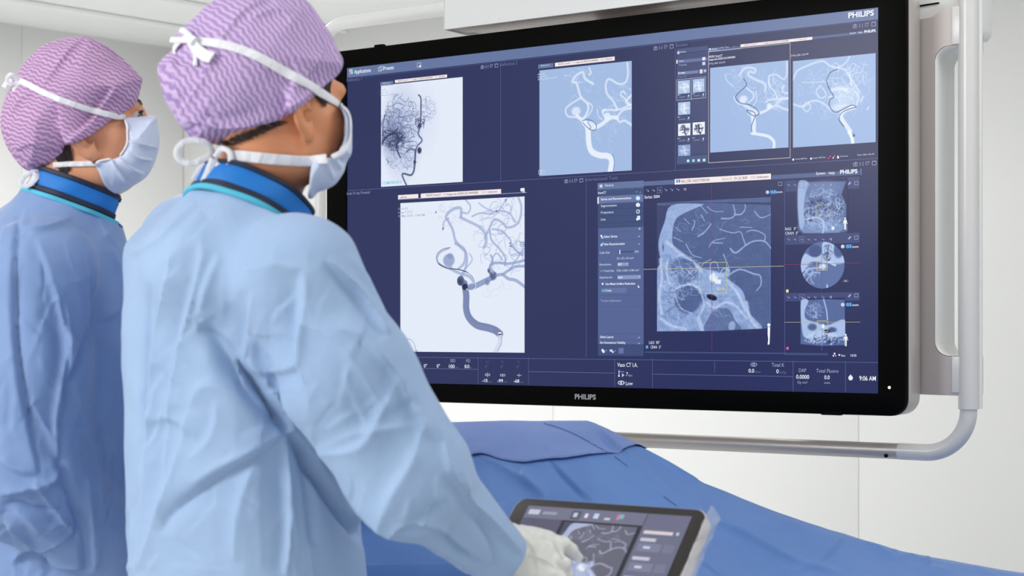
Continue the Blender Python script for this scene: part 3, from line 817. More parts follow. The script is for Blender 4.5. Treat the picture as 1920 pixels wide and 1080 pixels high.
    R(1128.5, 654.5, 1132, 659, WH, 4, 'icons'); R(1130.5, 656.5, 1134.5, 661.5, (215, 240, 245), 5, 'icons'); R(1144, 655.3, 1149, 659.3, (205, 220, 240), 4, 'icons'); DOT(1150, 660, 2, WH); R(1160.5, 652.3, 1170, 662.8, (100, 112, 158), 4, 'icons')
    DOT(1137.6, 657.6, .8, WH); DOT(1154.3, 658, .8, WH)
    # main scan window
    banner(1265.5, 335.8, 1446, 336.2, [('NEU_CER_VASOCTSIPHON', .075, .375, DK), ('Patient ID', .505, .61, (170, 160, 175)), ('XV_SS_0028', .63, .765, DK), ('DOB', .80, .845, (170, 160, 175)), ('Unknown', .86, .98, DK)])
    R(1269, 337, 1276, 342.5, (70, 130, 200), 6, 'icons'); R(1272, 336.5, 1273.2, 343, WH, 7, 'icons')
    T('Series: 5004', 1210, 372.6, 1238.5, 5.6, WH, .008)
    for k, xx in enumerate((1215, 1226, 1237, 1249, 1260, 1271.5, 1285)):
        yy = 357.5-(xx-1215)*.035
        DOT(xx-1.5, yy-1.2, 1.0, (170, 180, 212)); DOT(xx+1.4, yy+.8, 1.5, (160, 172, 208))
    BOX(1233, 351.5, 1241.5, 361.5, (120, 132, 172), .8, 4); DOT(1284, 356, 1.3, (240, 90, 110), 6); DOT(1286.5, 353.5, 1.3, (90, 190, 230), 6)
    hexa(1439.8, 360.5, 3.6, (190, 205, 232)); R(1445.5, 357.3, 1456.5, 363.6, (40, 120, 200), 3, 'icons'); T('15.0', 1446, 362.6, 1456, 5.2, (140, 215, 250), .006); T('mm', 1457.5, 362.4, 1468.5, 4.2, WH, .008)
    BOX(1460.3, 341.8, 1467, 348, (165, 172, 205), .8, 4, 'icons')
    VL(1471.5, 339, 665, LN, 1); R(1209.5, 659.0, 1472, 664.0, (62, 76, 124), 1, 'status_bar')
    R(1472, 661.5, 1552.5, 666.3, (62, 76, 124), 1, 'status_bar')
    T('LAO  90°', 1218.5, 645.0, 1238.5, 5.6, WH); T('CRAN   0°', 1221.5, 653.4, 1241, 5.6, WH); R(1211.5, 648, 1216, 653.3, (95, 165, 225), 4, 'icons')
    HL(1207.5, 505.2, 1470.5, (196, 190, 150), .9, 8, 'crosshair_lines'); VL(1336, 345, 657, (130, 60, 100), .8, 8, 'crosshair_lines')
    BOX(1312.5, 493.0, 1363.7, 549.6, (205, 200, 110), .9, 9, 'crosshair_lines'); T('33 %', 1346, 544, 1359.5, 5, (222, 218, 130), .01)
    def person_icon(x, y, h, side=False, c_=(240, 243, 250)):
        k = h/36
        DOT(x, y+3*k, 3.0*k, c_, 9)
        if side: PG([(x-1.8*k, y+6*k), (x+2.2*k, y+7*k), (x+2*k, y+18*k), (x+1.6*k, y+27*k), (x+1*k, y+36*k), (x-2*k, y+36*k), (x-1*k, y+27*k), (x-2*k, y+18*k)], c_, 9)
        else:
            PG([(x-4*k, y+7*k), (x+4*k, y+7*k), (x+3*k, y+18*k), (x-3*k, y+18*k)], c_, 9)
            PG([(x-3*k, y+17*k), (x-.3*k, y+17*k), (x-.6*k, y+36*k), (x-2.6*k, y+36*k)], c_, 9); PG([(x+.3*k, y+17*k), (x+3*k, y+17*k), (x+2.6*k, y+36*k), (x+.6*k, y+36*k)], c_, 9)
            PG([(x-4*k, y+7*k), (x-3*k, y+9*k), (x-5.5*k, y+20*k), (x-6.8*k, y+19*k)], c_, 9); PG([(x+4*k, y+7*k), (x+6.8*k, y+19*k), (x+5.5*k, y+20*k), (x+3*k, y+9*k)], c_, 9)
    person_icon(1442.8, 606, 40, True); person_icon(1586, 408, 23); person_icon(1587, 626, 23)
    # right column
    for yy in (347, 449, 557.5):
        for k, xx in enumerate((1479, 1491, 1504, 1517, 1529, 1544, 1558)):
            DOT(xx-1.3, yy-.8, .9, (150, 160, 200)); DOT(xx+1.2, yy+.6, 1.3, (150, 162, 202))
        BOX(1500, yy-5, 1508.5, yy+4.5, (110, 122, 165), .8, 4); DOT(1557.3, yy, 1.2, (240, 90, 110), 6); DOT(1559.5, yy-1.8, 1.2, (90, 190, 230), 6)
        BOX(1603, yy-6.5-(yy>400)*0, 1609.5, yy-.5, (165, 172, 205), .8, 4, 'icons'); PG([(1590, yy-1), (1594, yy-6), (1597, yy-5), (1593, yy)], (160, 170, 205), 4)
        R(1473, yy-8, 1612, yy+6, (62, 72, 118), 1, 'status_bar')
    T('RAO   0°', 1474, 432.2, 1494.5, 5.4, WH); T('CRAN  0°', 1474, 440.4, 1498.5, 5.4, WH)
    for yy in (462.3, 571.3):
        hexa(1580.8, yy, 3.8, (200, 212, 235)); R(1587.2, yy-4, 1597.5, yy+3, (40, 120, 200), 3, 'icons'); T('15.0', 1587.8, yy+2.6, 1597.3, 5.2, (140, 215, 250), .006); T('mm', 1599.5, yy+2.6, 1611, 4.4, WH, .01)
    R(1474.5, 543, 1479.2, 548.3, (240, 228, 160), 4, 'icons'); R(1474.8, 650.5, 1479.5, 655.5, (225, 95, 165), 4, 'icons')
    HL(1472, 496.5, 1613, (150, 60, 90), .8, 8, 'crosshair_lines'); VL(1541.5, 446, 545, (60, 100, 180), .8, 8, 'crosshair_lines'); VL(1542.3, 552, 657, (70, 110, 185), .8, 8, 'crosshair_lines'); HL(1472, 604.4, 1614, (180, 172, 140), .8, 8, 'crosshair_lines')
    BOX(1531.5, 385, 1553.5, 407.5, (190, 185, 110), .8, 9, 'crosshair_lines'); BOX(1532.8, 486, 1552.5, 506.5, (205, 200, 110), .8, 9, 'crosshair_lines'); BOX(1533.5, 601.5, 1553.3, 622, (215, 210, 110), .8, 9, 'crosshair_lines')
    T('-\'A\'-', 1582, 529, 1592, 4.2, WH)
    DOT(1565.5, 663, 1.8, WH); DOT(1563.3, 667, 1.6, WH); DOT(1567.5, 667, 1.6, (235, 120, 150)); DOT(1574.3, 665.5, 1.8, WH); T('Roe', 1578.8, 668.5, 1586, 4, WH); T('13:55', 1596, 668.5, 1607, 4.2, WH, .01)
    # status bar at the bottom
    HL(652, 668.3, x1, LN, 1); 
    HL(741, 690, 896.3, (92, 108, 160), 1, 2); HL(991.5, 696.8, 1152.5, (92, 108, 160), 1, 2); HL(1224, 701.5, 1486.5, (92, 108, 160), 1, 2)
    for xx, ya, yb in ((786.5, 671, 690.5), (896.8, 669.5, 719.5), (991.3, 670, 721.5), (1152.8, 673, 726), (1223.6, 672, 728), (1340.2, 676, 699), (1487.3, 676, 734), (1585.6, 677, 735)): VL(xx, ya, yb, LN, 1)
    CG = (160, 168, 205)
    T('ms', 770, 677.5, 778, 5, CG); T('7', 772.5, 688, 775.8, 6.5, WH); T('0°', 796.5, 689, 802.5, 6.5, WH, .006); T('0°', 820.7, 689.3, 826.7, 6.5, WH, .006)
    T('SID', 846, 679, 855.5, 6, CG); T('100', 843.5, 690, 854, 6.5, WH, .01); T('cm', 855, 690, 861.5, 3.6, DIM); T('FD', 876, 679.5, 883.5, 6, CG); T('8.0', 873, 690, 881.5, 6.5, WH, .01); T('in', 882.5, 690.2, 886, 3.4, DIM)
    for a_ in (914, 943, 973): T('0°', a_-2.5, 690.5, a_+3.5, 6, (80, 88, 132))
    for a_ in (914.5, 943.3, 973.5): DOT(a_-2, 677, 1.1, (88, 96, 140)); DOT(a_+2, 677.6, 1.1, (88, 96, 140)); DOT(a_, 680.5, 1.1, (88, 96, 140))
    BOX(910.5, 701.2, 919, 704.2, (200, 206, 230), .9, 4, 'icons'); VL(914.7, 698.5, 707, (200, 206, 230), .9, 4, 'icons')
    BOX(939, 701.8, 947.5, 705, (200, 206, 230), .9, 4, 'icons'); VL(943.2, 701.8, 706, (200, 206, 230), 1.5, 4, 'icons'); HL(969.5, 703.7, 978.5, (200, 206, 230), .9, 4, 'icons'); VL(973.7, 700.5, 707, (200, 206, 230), .9, 4, 'icons')
    T('-10', 905.8, 716.4, 915.8, 6.2, WH, .01); T('cm', 917.3, 717, 924, 3.4, DIM); T('-99', 934.3, 716.8, 944.8, 6.2, WH, .01); T('cm', 946, 717.3, 953, 3.4, DIM); T('-68', 964.8, 717.2, 975.3, 6.2, WH, .01); T('cm', 976.8, 717.8, 983.5, 3.4, DIM)
    T('Vaso CT I.A.', 1159, 687.5, 1197, 7.6, WH, .004); T('7', 1175.5, 704.8, 1179, 7, WH); T('fps', 1180, 705.5, 1187, 4, CG); T('Low', 1175, 721.8, 1188, 6.8, WH, .004)
    VL(1161.3, 694, 703, WH, 1.4, 4, 'icons'); DOT(1161.3, 704.8, 2.0, WH); HL(1161.5, 697, 1171, CG, .9, 4, 'icons'); PG([(1167, 699.5), (1171.5, 703.5), (1167, 707.3)], (190, 198, 225), 5)
    def eye(x, y, r, c_, bg=NAVY):
        n = 14; up = [(x+r*math.cos(PI-PI*i/n), y-r*.62*math.sin(PI*i/n)) for i in range(n+1)]; dn = [(x+r*math.cos(PI*i/n), y+r*.62*math.sin(PI*i/n)) for i in range(1, n)]
        PG(up+dn, c_, 4); k = .8
        PG([(x+(a-x)*k, y+(b-y)*.72) for a, b in up+dn], bg, 5); DOT(x, y, r*.42, c_, 6); DOT(x, y, r*.2, bg, 7)
    eye(1165.3, 717.6, 6.3, WH); eye(1413.8, 683.6, 6.2, CG)
    T('0.0', 1405, 698.5, 1415.5, 7.2, WH, .008); T('min', 1417.3, 699, 1427.5, 4.2, DIM); T('Total K', 1448.5, 687.5, 1472, 7, CG); T('0', 1457, 699.6, 1461.6, 7.2, WH, .008); T('mGy', 1463.3, 700.2, 1476, 5, DIM)
    T('DAP', 1499.5, 697.5, 1513, 6.6, CG); T('0.0000', 1494.3, 709.9, 1518.5, 7.4, WH, .01); T('Gy·cm²', 1496.5, 719, 1516, 5, CG)
    T('Total Fluoro', 1531.8, 698.3, 1573.3, 6.8, CG); T('0.0', 1547, 710.8, 1557, 7.2, WH, .008); T('min', 1547, 719.6, 1557.5, 4.6, CG)
    DOT(1595.5, 708.7, 4.6, WH, 5, 'icons', 20); R(1594.3, 702.6, 1596.7, 704.6, WH, 5, 'icons'); T('9:06 AM', 1612.6, 713.2, 1643.5, 8.6, (242, 244, 252), .008)
    # in-image captions are part of the text mesh (layer above the images)
    T('F COMPUTER INT 37', 719, 346.2, 755, 5, (60, 190, 225), .012)
    for k, st in enumerate(('Series 00', 'Image 7 (F15)', '29-May-2020, 12:46 PM')):
        T(st, 748.2, 393.5+k*6.9, (766, 775, 798)[k], 3.8, (150, 160, 195), .004)
        T(st, 714.5, 170.8+k*5.0, (725, 729, 744)[k], 2.8, (150, 160, 195), .0)
        T(st, 1010, 141.2+k*4.8, (1023, 1028, 1047)[k], 2.8, (222, 228, 245), .0)
    T('S 89 n', 1011, 322.5, 1024, 3.4, (225, 230, 245)); T('LAO 1', 1011, 327, 1022, 3.4, (225, 230, 245))
    V = []; F = []; cc = []
    def addq(q, col, lay):
        b = len(V); F.append(tuple(range(b, b+len(q))))
        for s_, z_ in q: V.append(W(s_, z_, lay*0.00035)); cc.append(rgba(col))
    addq([(SX0-.001, SZ0-.001), (SX1+.001, SZ0-.001), (SX1+.001, SZ1+.001), (SX0-.001, SZ1+.001)], NAVY, 0)
    for (part, layer), L in sorted(layers.items(), key=lambda t: t[0]):
        for q, col in L: addq(q, col, layer)
    scr = mk('screen', V, F, M['ui'], mon, False, cc); tag(scr, 'lit dark blue screen')
    P_, C_ = text_polys(TX)
    o = uimesh('screen_text', P_, C_, 10, scr, W)
    tag(o, 'pale lettering on the dark blue screen')
    P_, C_ = text_polys([('PHILIPS', S(1078, 748, .004)[0], S(1078, 748, .004)[1], S(1078, 738.8, .004)[1]-S(1078, 748, .004)[1], S(1117.5, 748, .004)[0]-S(1078, 748, .004)[0], (178, 178, 176), .03)])
    V = []; F = []
    for q in P_:
        b = len(V); V += [W(s, z, .0046) for s, z in q]; F.append(tuple(range(b, b+len(q))))
    o = mk('maker_lettering', V, F, pbr('silver_print', (178, 178, 176), .4, metal=.3), mon, False); tag(o, 'silver lettering on the lower bezel')

# ---- the angiograms and scans
def paint_live(r):
    K = Kf(640, 340, 3.176); v = (150, 166, 205); d = (110, 125, 170)
    r.squiggles((960, 330), (170, 240), 60, 6, (170, 184, 218), .75, K, 5); r.squiggles((640, 190), (120, 80), 14, 4, (185, 197, 226), .6, K, 6)
    r.squiggles((930, 660), (150, 70), 10, 3, (190, 202, 228), .6, K, 8); r.squiggles((1050, 420), (60, 80), 18, 7, (120, 138, 184), .7, K, 11)
    for p, w in (([(720, 560), (745, 500), (745, 430), (710, 390), (680, 350), (665, 290), (640, 240), (625, 210), (660, 170), (710, 160), (715, 210)], 15),
                 ([(710, 215), (760, 240), (820, 270), (855, 310), (865, 350), (850, 395)], 14), ([(855, 340), (880, 285), (910, 230), (950, 240), (990, 275), (1040, 260), (1065, 220), (1072, 150), (1055, 100)], 12),
                 ([(885, 290), (895, 350), (940, 400), (975, 450), (975, 500)], 11), ([(900, 285), (950, 295), (1000, 340), (1030, 400), (1080, 440)], 9), ([(740, 110), (770, 150), (755, 190), (720, 185)], 8),
                 ([(780, 210), (830, 190), (890, 195), (930, 178), (1000, 190), (1035, 245)], 8), ([(680, 370), (730, 400), (740, 440), (730, 490), (700, 520)], 14), ([(640, 400), (590, 425), (572, 470), (610, 505), (660, 510)], 8),
                 ([(820, 130), (860, 160), (930, 180), (980, 110)], 6), ([(765, 430), (780, 470), (740, 520)], 6), ([(900, 500), (905, 450), (930, 430), (960, 470)], 8), ([(1000, 530), (1040, 470), (1090, 400)], 7), ([(605, 290), (615, 240), (640, 220)], 8)):
        r.stroke(p, w, v, .7, K)
    r.ell((642, 470), (40, 36), (140, 156, 198), .85, K, 2.5); r.ell((650, 445), (20, 16), (130, 146, 190), .7, K)
    r.stroke([(650, 520), (700, 545), (760, 565), (790, 600)], 16, v, .7, K)
    r.stroke([(760, 635), (800, 622), (850, 598), (885, 580), (915, 558)], 30, (128, 146, 188), .85, K); r.ell((870, 600), (15, 18), (110, 124, 168), .7, K)
    r.ell((905, 562), (22, 24), (80, 90, 130), .85, K, 3); r.ell((880, 530), (10, 12), (60, 70, 110), .8, K); r.stroke([(880, 535), (895, 560)], 14, (80, 90, 135), .7, K)
    for p, w in (([(925, 560), (960, 555), (995, 580), (1040, 590), (1095, 630)], 16), ([(960, 555), (1000, 528), (1035, 508), (1095, 505)], 14), ([(905, 545), (888, 500), (930, 485), (1000, 490), (1095, 470)], 13), ([(880, 520), (900, 470), (890, 440)], 10)): r.stroke(p, w, (138, 156, 198), .75, K)
    r.stroke([(735, 610), (745, 680), (745, 760), (765, 815), (810, 855), (870, 870), (915, 885), (945, 908)], 40, (104, 118, 162), .9, K, 1.5); r.stroke([(742, 660), (741, 760), (770, 830), (820, 862), (900, 880)], 16, (128, 142, 184), .5, K, 3)
    r.stroke([(945, 920), (945, 960), (925, 1005), (915, 1020)], 30, (205, 214, 234), .8, K); r.stroke([(955, 925), (952, 965), (930, 1010)], 3, (150, 165, 200), .7, K)
    r.ell((712, 592), (25, 28), (78, 88, 128), .95, K, 1.5); r.ell((737, 628), (19, 18), (30, 34, 60), .95, K, 1.5); r.ell((708, 598), (15, 17), (48, 54, 88), .8, K, 3); r.ell((775, 628), (24, 20), (130, 145, 188), .7, K)
    r.stroke([(650, 395), (605, 405), (570, 440), (580, 490), (630, 517), (700, 525), (755, 543), (790, 580), (800, 620), (780, 645)], 3, (95, 106, 150), .9, K, .7); r.stroke([(580, 490), (630, 517), (700, 525), (755, 543)], 3.5, (40, 45, 75), .9, K, .7)
    r.stroke([(750, 535), (785, 565), (798, 600), (800, 630), (770, 650), (745, 640)], 3, (240, 244, 252), .9, K, .7)
    r.ell((945, 909), (14, 11), (250, 250, 252), 1, K, 1); r.stroke([(937, 912), (953, 910)], 7, (60, 62, 80), 1, K, .7)
    r.stroke([(380, 940), (410, 938), (435, 965), (445, 1003)], 3, (140, 155, 190), .8, K, .7); r.ell((450, 1008), (6, 3), (80, 90, 130), .8, K)
    for c in ((608, 282), (1005, 370), (1010, 385), (925, 178), (980, 112), (565, 185)): r.ell(c, (5, 5), (70, 82, 125), .8, K)
    r.grain(1.6)
def paint_ref1(r):
    K = Kf(640, 80, 3.856); d = (62, 68, 104)
    r.ell((440, 640), (150, 290), (176, 190, 222), .62, K, 26); r.ell((600, 560), (110, 200), (212, 222, 242), .5, K, 20); r.ell((370, 660), (80, 130), (120, 134, 178), .65, K, 20); r.ell((500, 620), (40, 50), (190, 204, 232), .7, K, 10)
    r.squiggles((430, 600), (135, 230), 110, 3.6, (84, 94, 136), .8, K, 3, 18, 9, .8); r.squiggles((440, 640), (150, 280), 90, 2.6, (140, 152, 192), .7, K, 33, 16, 9, .6); r.squiggles((380, 690), (85, 90), 66, 4.5, (48, 54, 88), .85, K, 4, 14, 9, .9)
    r.squiggles((630, 480), (60, 110), 40, 3, (130, 144, 184), .7, K, 9); r.squiggles((575, 560), (40, 80), 30, 4, (70, 78, 118), .9, K, 10, 12); r.squiggles((440, 860), (120, 60), 18, 4, (110, 122, 165), .8, K, 12)
    r.stroke([(560, 380), (576, 400), (577, 470), (575, 560), (570, 600)], 8, d, .9, K); r.ell((568, 602), (14, 16), (40, 44, 72), .9, K)
    r.stroke([(570, 610), (558, 660), (585, 705), (552, 745), (538, 785)], 9, (80, 90, 130), .9, K); r.stroke([(538, 775), (535, 830), (530, 900), (520, 940), (500, 956), (455, 945), (443, 960), (475, 1032)], 13, (74, 82, 120), .95, K, 1.2, 8)
    r.ell((566, 778), (18, 22), (44, 48, 80), .95, K); r.ell((532, 862), (10, 12), (40, 44, 72), .9, K); r.stroke([(540, 778), (505, 768), (475, 785)], 12, (90, 100, 142), .8, K)
    r.stroke([(300, 725), (315, 695), (345, 670), (390, 655), (415, 690), (402, 760), (430, 830)], 13, (46, 50, 82), .9, K, 1.2, 7); r.stroke([(390, 655), (440, 660), (430, 700), (400, 735)], 10, (60, 66, 102), .9, K)
    r.stroke([(318, 530), (305, 580), (303, 640), (298, 740)], 6, (70, 78, 118), .8, K); r.ell((318, 528), (6, 5), (30, 34, 60), .9, K); r.grain(1.6)
W1 = (228, 237, 251)
def paint_ref2(r):
    K = Kf(930, 70, 4.0)
    r.squiggles((960, 500), (120, 130), 22, 5, W1, .45, K, 3); r.squiggles((620, 290), (110, 60), 14, 5, W1, .4, K, 4); r.squiggles((820, 690), (120, 50), 6, 4, W1, .35, K, 6)
    for p, w in (([(660, 605), (690, 555), (688, 500), (640, 450), (620, 390), (605, 345), (575, 330), (610, 282), (655, 265), (668, 310), (730, 350)], 16), ([(640, 455), (565, 500), (525, 540), (540, 590), (600, 600)], 11), ([(690, 490), (725, 520), (700, 580), (650, 610)], 7),
                 ([(905, 605), (930, 635), (965, 625), (1020, 660)], 15), ([(905, 605), (950, 550), (1020, 530)], 14), ([(800, 552), (850, 545), (930, 540), (1020, 500)], 13), ([(910, 540), (880, 480), (832, 420), (825, 350), (850, 315), (920, 350), (970, 340), (990, 280), (985, 195)], 13),
                 ([(1000, 500), (965, 460), (935, 430), (950, 405), (970, 425)], 10), ([(1020, 430), (975, 485), (1018, 515)], 14), ([(700, 230), (715, 270), (700, 280)], 10), ([(820, 540), (800, 560), (830, 610)], 12), ([(760, 540), (770, 590), (800, 620)], 5)): r.stroke(p, w, W1, .72, K)
    r.ell((602, 555), (38, 32), (222, 232, 248), .85, K, 3); r.stroke([(610, 590), (640, 615), (680, 640)], 24, W1, .9, K)
    r.stroke([(665, 640), (690, 680), (697, 790), (720, 855), (780, 884), (840, 890), (868, 925), (858, 1002)], 40, (232, 239, 251), .95, K, 1.2); r.stroke([(745, 680), (790, 655), (830, 625), (870, 600), (908, 605)], 26, W1, .9, K); r.ell((835, 595), (28, 28), W1, .9, K); r.ell((712, 665), (44, 34), W1, .85, K)
    r.stroke([(650, 625), (700, 618), (748, 650), (750, 690), (715, 695), (670, 660), (655, 640)], 4, (84, 104, 156), .9, K, .7); r.stroke([(690, 640), (712, 675), (700, 690)], 5, (110, 130, 180), .8, K, .7)
    r.stroke([(875, 880), (888, 930), (880, 1000)], 4, (100, 120, 170), .8, K, .7); r.squiggles((760, 560), (230, 330), 40, 2.5, W1, .35, K, 41, 16); r.grain(1.6, 2)
def paint_rev1(r):
    K = Kf(1260, 140, 4.8)
    r.squiggles((950, 150), (110, 200), 26, 7, W1, .4, K, 3); r.squiggles((620, 0), (130, 70), 16, 6, W1, .35, K, 4)
    for p, w in (([(605, 10), (650, -50), (700, -62), (750, -45), (740, -15), (700, -25), (690, 8), (760, 50), (835, 85), (835, 150)], 18), ([(870, 90), (870, 20), (890, 8), (935, 0), (1000, 42), (1030, 0), (1030, -110)], 11), ([(870, 60), (880, 110), (925, 155), (945, 215)], 11), ([(670, 120), (730, 170), (730, 215), (690, 250)], 12),
                 ([(560, 200), (575, 240), (610, 270)], 9), ([(840, 245), (900, 222), (1055, 208)], 12), ([(880, 290), (950, 282), (990, 302), (1050, 320)], 17), ([(930, 270), (980, 230), (1055, 215)], 12), ([(985, 120), (1005, 100), (990, 150), (1040, 170)], 12), ([(755, 150), (760, 230), (730, 280)], 7), ([(480, 0), (500, 60), (560, 110)], 6)): r.stroke(p, w, W1, .6, K)
    r.ell((643, 222), (38, 32), (225, 234, 249), .85, K, 3); r.stroke([(620, 250), (680, 290), (750, 340)], 26, W1, .7, K); r.stroke([(728, 365), (735, 430), (735, 515)], 40, W1, .85, K); r.stroke([(720, 525), (800, 538), (870, 555), (915, 600), (915, 662)], 22, W1, .9, K)
    r.stroke([(790, 345), (840, 325), (880, 295)], 20, W1, .8, K); r.ell((875, 285), (25, 26), W1, .85, K); r.ell((735, 340), (50, 30), W1, .7, K, 4)
    r.stroke([(645, 40), (668, 75), (665, 105), (610, 155), (575, 205), (620, 255), (700, 272), (760, 310), (783, 350), (740, 370), (690, 340), (675, 318), (735, 335), (748, 370), (716, 460), (720, 515)], 4.5, (64, 82, 132), .95, K, .7); r.squiggles((760, 180), (280, 230), 40, 3, W1, .35, K, 42, 16); r.grain(1.6, 3)
def paint_rev2(r):
    K = Kf(1260, 140, 4.8)
    r.squiggles((1600, 20), (220, 160), 34, 8, W1, .45, K, 3, 26); r.squiggles((1560, 200), (150, 90), 40, 8, W1, .55, K, 4, 22)
    r.ell((1560, 210), (110, 85), (205, 219, 242), .6, K, 16)
    for p, w in (([(1090, 50), (1130, -30), (1200, -70), (1350, -120), (1420, -80), (1490, -60)], 14), ([(1095, 265), (1180, 285), (1250, 240), (1330, 240), (1420, 300)], 14), ([(1215, 245), (1180, 290), (1215, 330), (1250, 290), (1230, 245)], 10), ([(1340, 100), (1300, 150), (1340, 210), (1390, 180), (1350, 110)], 10), ([(1500, -60), (1560, -40), (1600, 20), (1640, 80), (1690, 160)], 12), ([(1600, -60), (1600, 0), (1620, 100)], 10),
                 ([(1640, 150), (1680, 190), (1660, 270)], 14), ([(1490, -60), (1560, -100), (1600, -160)], 10), ([(1170, 70), (1260, 70), (1420, 60)], 5), ([(1700, 240), (1720, 200)], 12), ([(1770, 290), (1760, 310)], 10)): r.stroke(p, w, W1, .55, K)
    r.stroke([(1440, 140), (1500, 125), (1570, 135)], 22, W1, .7, K, 3); r.stroke([(1640, 292), (1560, 318), (1522, 370), (1560, 440), (1605, 505)], 32, W1, .85, K); r.stroke([(1595, 515), (1620, 560), (1628, 612)], 24, (240, 245, 252), .95, K)
    r.ell((1490, 300), (60, 30), W1, .6, K, 5)
    r.stroke([(1490, -48), (1430, -20), (1395, 40), (1398, 80), (1430, 150), (1457, 198), (1425, 225), (1418, 280), (1470, 335), (1550, 305), (1620, 272), (1657, 290), (1600, 306), (1530, 340), (1505, 400), (1550, 465)], 5, (58, 76, 126), .95, K, .7); r.ell((1637, 543), (9, 10), (40, 54, 96), .9, K); r.squiggles((1460, 150), (340, 260), 60, 4, W1, .35, K, 43, 22); r.grain(1.6, 4)
def ct_common(r, K):
    nz = r.noise(9, 3); nf = r.noise(3.2, 8)
    r.poly([(97, 196), (180, 196), (120, 380), (112, 560), (97, 575)], (54, 62, 106), 1, K, smooth=False)
    sk = [(178, 196), (350, 188), (330, 205), (255, 238), (205, 272), (187, 330), (186, 410), (225, 462), (290, 505), (340, 545), (400, 558), (450, 575), (500, 612), (580, 680), (610, 790), (690, 890), (560, 900), (97, 903), (97, 575), (118, 520), (106, 430), (112, 370), (140, 290)]
    r.poly(sk, (150, 174, 218), .97, K)
    A0 = r.A.copy(); r.poly([(110, 480), (350, 560), (480, 600), (600, 800), (680, 895), (97, 900)], (112, 136, 186), .55, K, 3, True, np.clip(.5+nz*.5, 0, 1))
    r.ell((245, 560), (88, 68), (84, 104, 154), .8, K, 6, 15); r.ell((270, 722), (80, 78), (68, 86, 134), .85, K, 5); r.ell((350, 715), (14, 30), (60, 76, 122), .7, K, 4)
    r.poly([(368, 900), (380, 840), (410, 792), (460, 766), (505, 785), (535, 840), (562, 898)], (92, 110, 156), .95, K); r.ell((518, 872), (20, 26), (150, 172, 214), .9, K, 2, 20)
    for p, w in (([(150, 400), (220, 455), (300, 515), (345, 560)], 16), ([(185, 680), (230, 650), (290, 640), (335, 665), (350, 700), (360, 760), (330, 820)], 8), ([(115, 500), (125, 600), (110, 700), (125, 800)], 14), ([(160, 500), (150, 560), (170, 640)], 7), ([(200, 700), (230, 770), (290, 800)], 6), ([(380, 740), (420, 770), (480, 740), (540, 760), (600, 830)], 10), ([(120, 830), (180, 870), (260, 890)], 14), ([(330, 830), (350, 890)], 20), ([(490, 620), (550, 690), (590, 780)], 12), ([(600, 740), (620, 830), (670, 890)], 16)): r.stroke(p, w, (196, 212, 240), .65, K, 2)
    r.squiggles((250, 600), (130, 130), 60, 5, (190, 208, 240), .55, K, 4, 14); r.squiggles((240, 740), (120, 130), 30, 5, (70, 88, 136), .4, K, 5, 14); r.squiggles((480, 720), (120, 110), 26, 6, (165, 188, 228), .5, K, 6, 14)
    r.stroke([(250, 505), (290, 520), (300, 535)], 18, (84, 104, 152), .8, K, 2); r.ell((132, 432), (5, 16), (60, 76, 122), .8, K)
    r.ell((405, 711), (32, 15), (14, 18, 44), 1, K, 1.5, 18)
    V = (164, 185, 224)
    for p, w in (([(460, 270), (510, 268), (535, 245), (525, 195)], 8), ([(535, 248), (570, 245), (592, 215), (590, 190)], 7), ([(330, 368), (365, 345), (400, 302)], 9), ([(295, 335), (310, 290), (300, 280)], 6), ([(510, 440), (540, 462), (595, 420), (640, 397), (700, 398), (738, 438)], 9), ([(595, 420), (580, 380), (565, 345), (520, 350), (450, 330)], 6), ([(700, 398), (700, 360), (640, 335), (600, 345)], 6), ([(405, 405), (465, 408)], 7), ([(565, 318), (630, 320)], 4), ([(260, 412), (280, 450), (300, 475), (345, 490)], 6),
                 ([(645, 230), (680, 265), (738, 245)], 6), ([(495, 590), (560, 555), (640, 580), (675, 590), (680, 640), (655, 675)], 9), ([(495, 590), (500, 560), (470, 550), (455, 575)], 12), ([(345, 250), (365, 285)], 5), ([(340, 195), (380, 240)], 5), ([(380, 205), (420, 230), (470, 230)], 4), ([(395, 560), (400, 520), (430, 515), (445, 560)], 5), ([(470, 470), (500, 540)], 5), ([(390, 430), (415, 395), (480, 380)], 4), ([(190, 375), (245, 400)], 4), ([(250, 270), (280, 300)], 4), ([(205, 320), (230, 345)], 4), ([(340, 550), (360, 520), (400, 500)], 5)): r.stroke(p, w, V, .75, K, .9, w*.6)
    r.squiggles((300, 340), (110, 130), 18, 4, V, .35, K, 12, 12); r.squiggles((520, 400), (150, 140), 16, 4, V, .3, K, 13, 14)
    r.poly([(395, 560), (450, 570), (500, 600), (500, 690), (380, 690), (350, 600)], (150, 175, 218), .6, K, 6); r.ell((415, 600), (25, 24), (240, 247, 254), .98, K, 4); r.poly([(418, 610), (456, 612), (456, 636), (425, 636)], (238, 246, 254), .95, K, 2, False); r.stroke([(430, 590), (480, 580), (495, 555)], 18, (180, 202, 236), .7, K, 3)
def paint_ct(r):
    K = Kf(1200, 320, 3.0); ct_common(r, K)
    r.poly([(97, 184), (400, 182), (738, 194), (738, 180), (97, 180)], (48, 56, 100), 1, K, 1, False); r.poly([(97, 902), (410, 900), (738, 884), (738, 915), (97, 915)], (40, 48, 92), 1, K, 1, False); r.grain(2.2, 5)
    r.A *= (1+0.03*r.noise(4, 22)[..., None])
KS = Kf(1460, 300, 2.842)
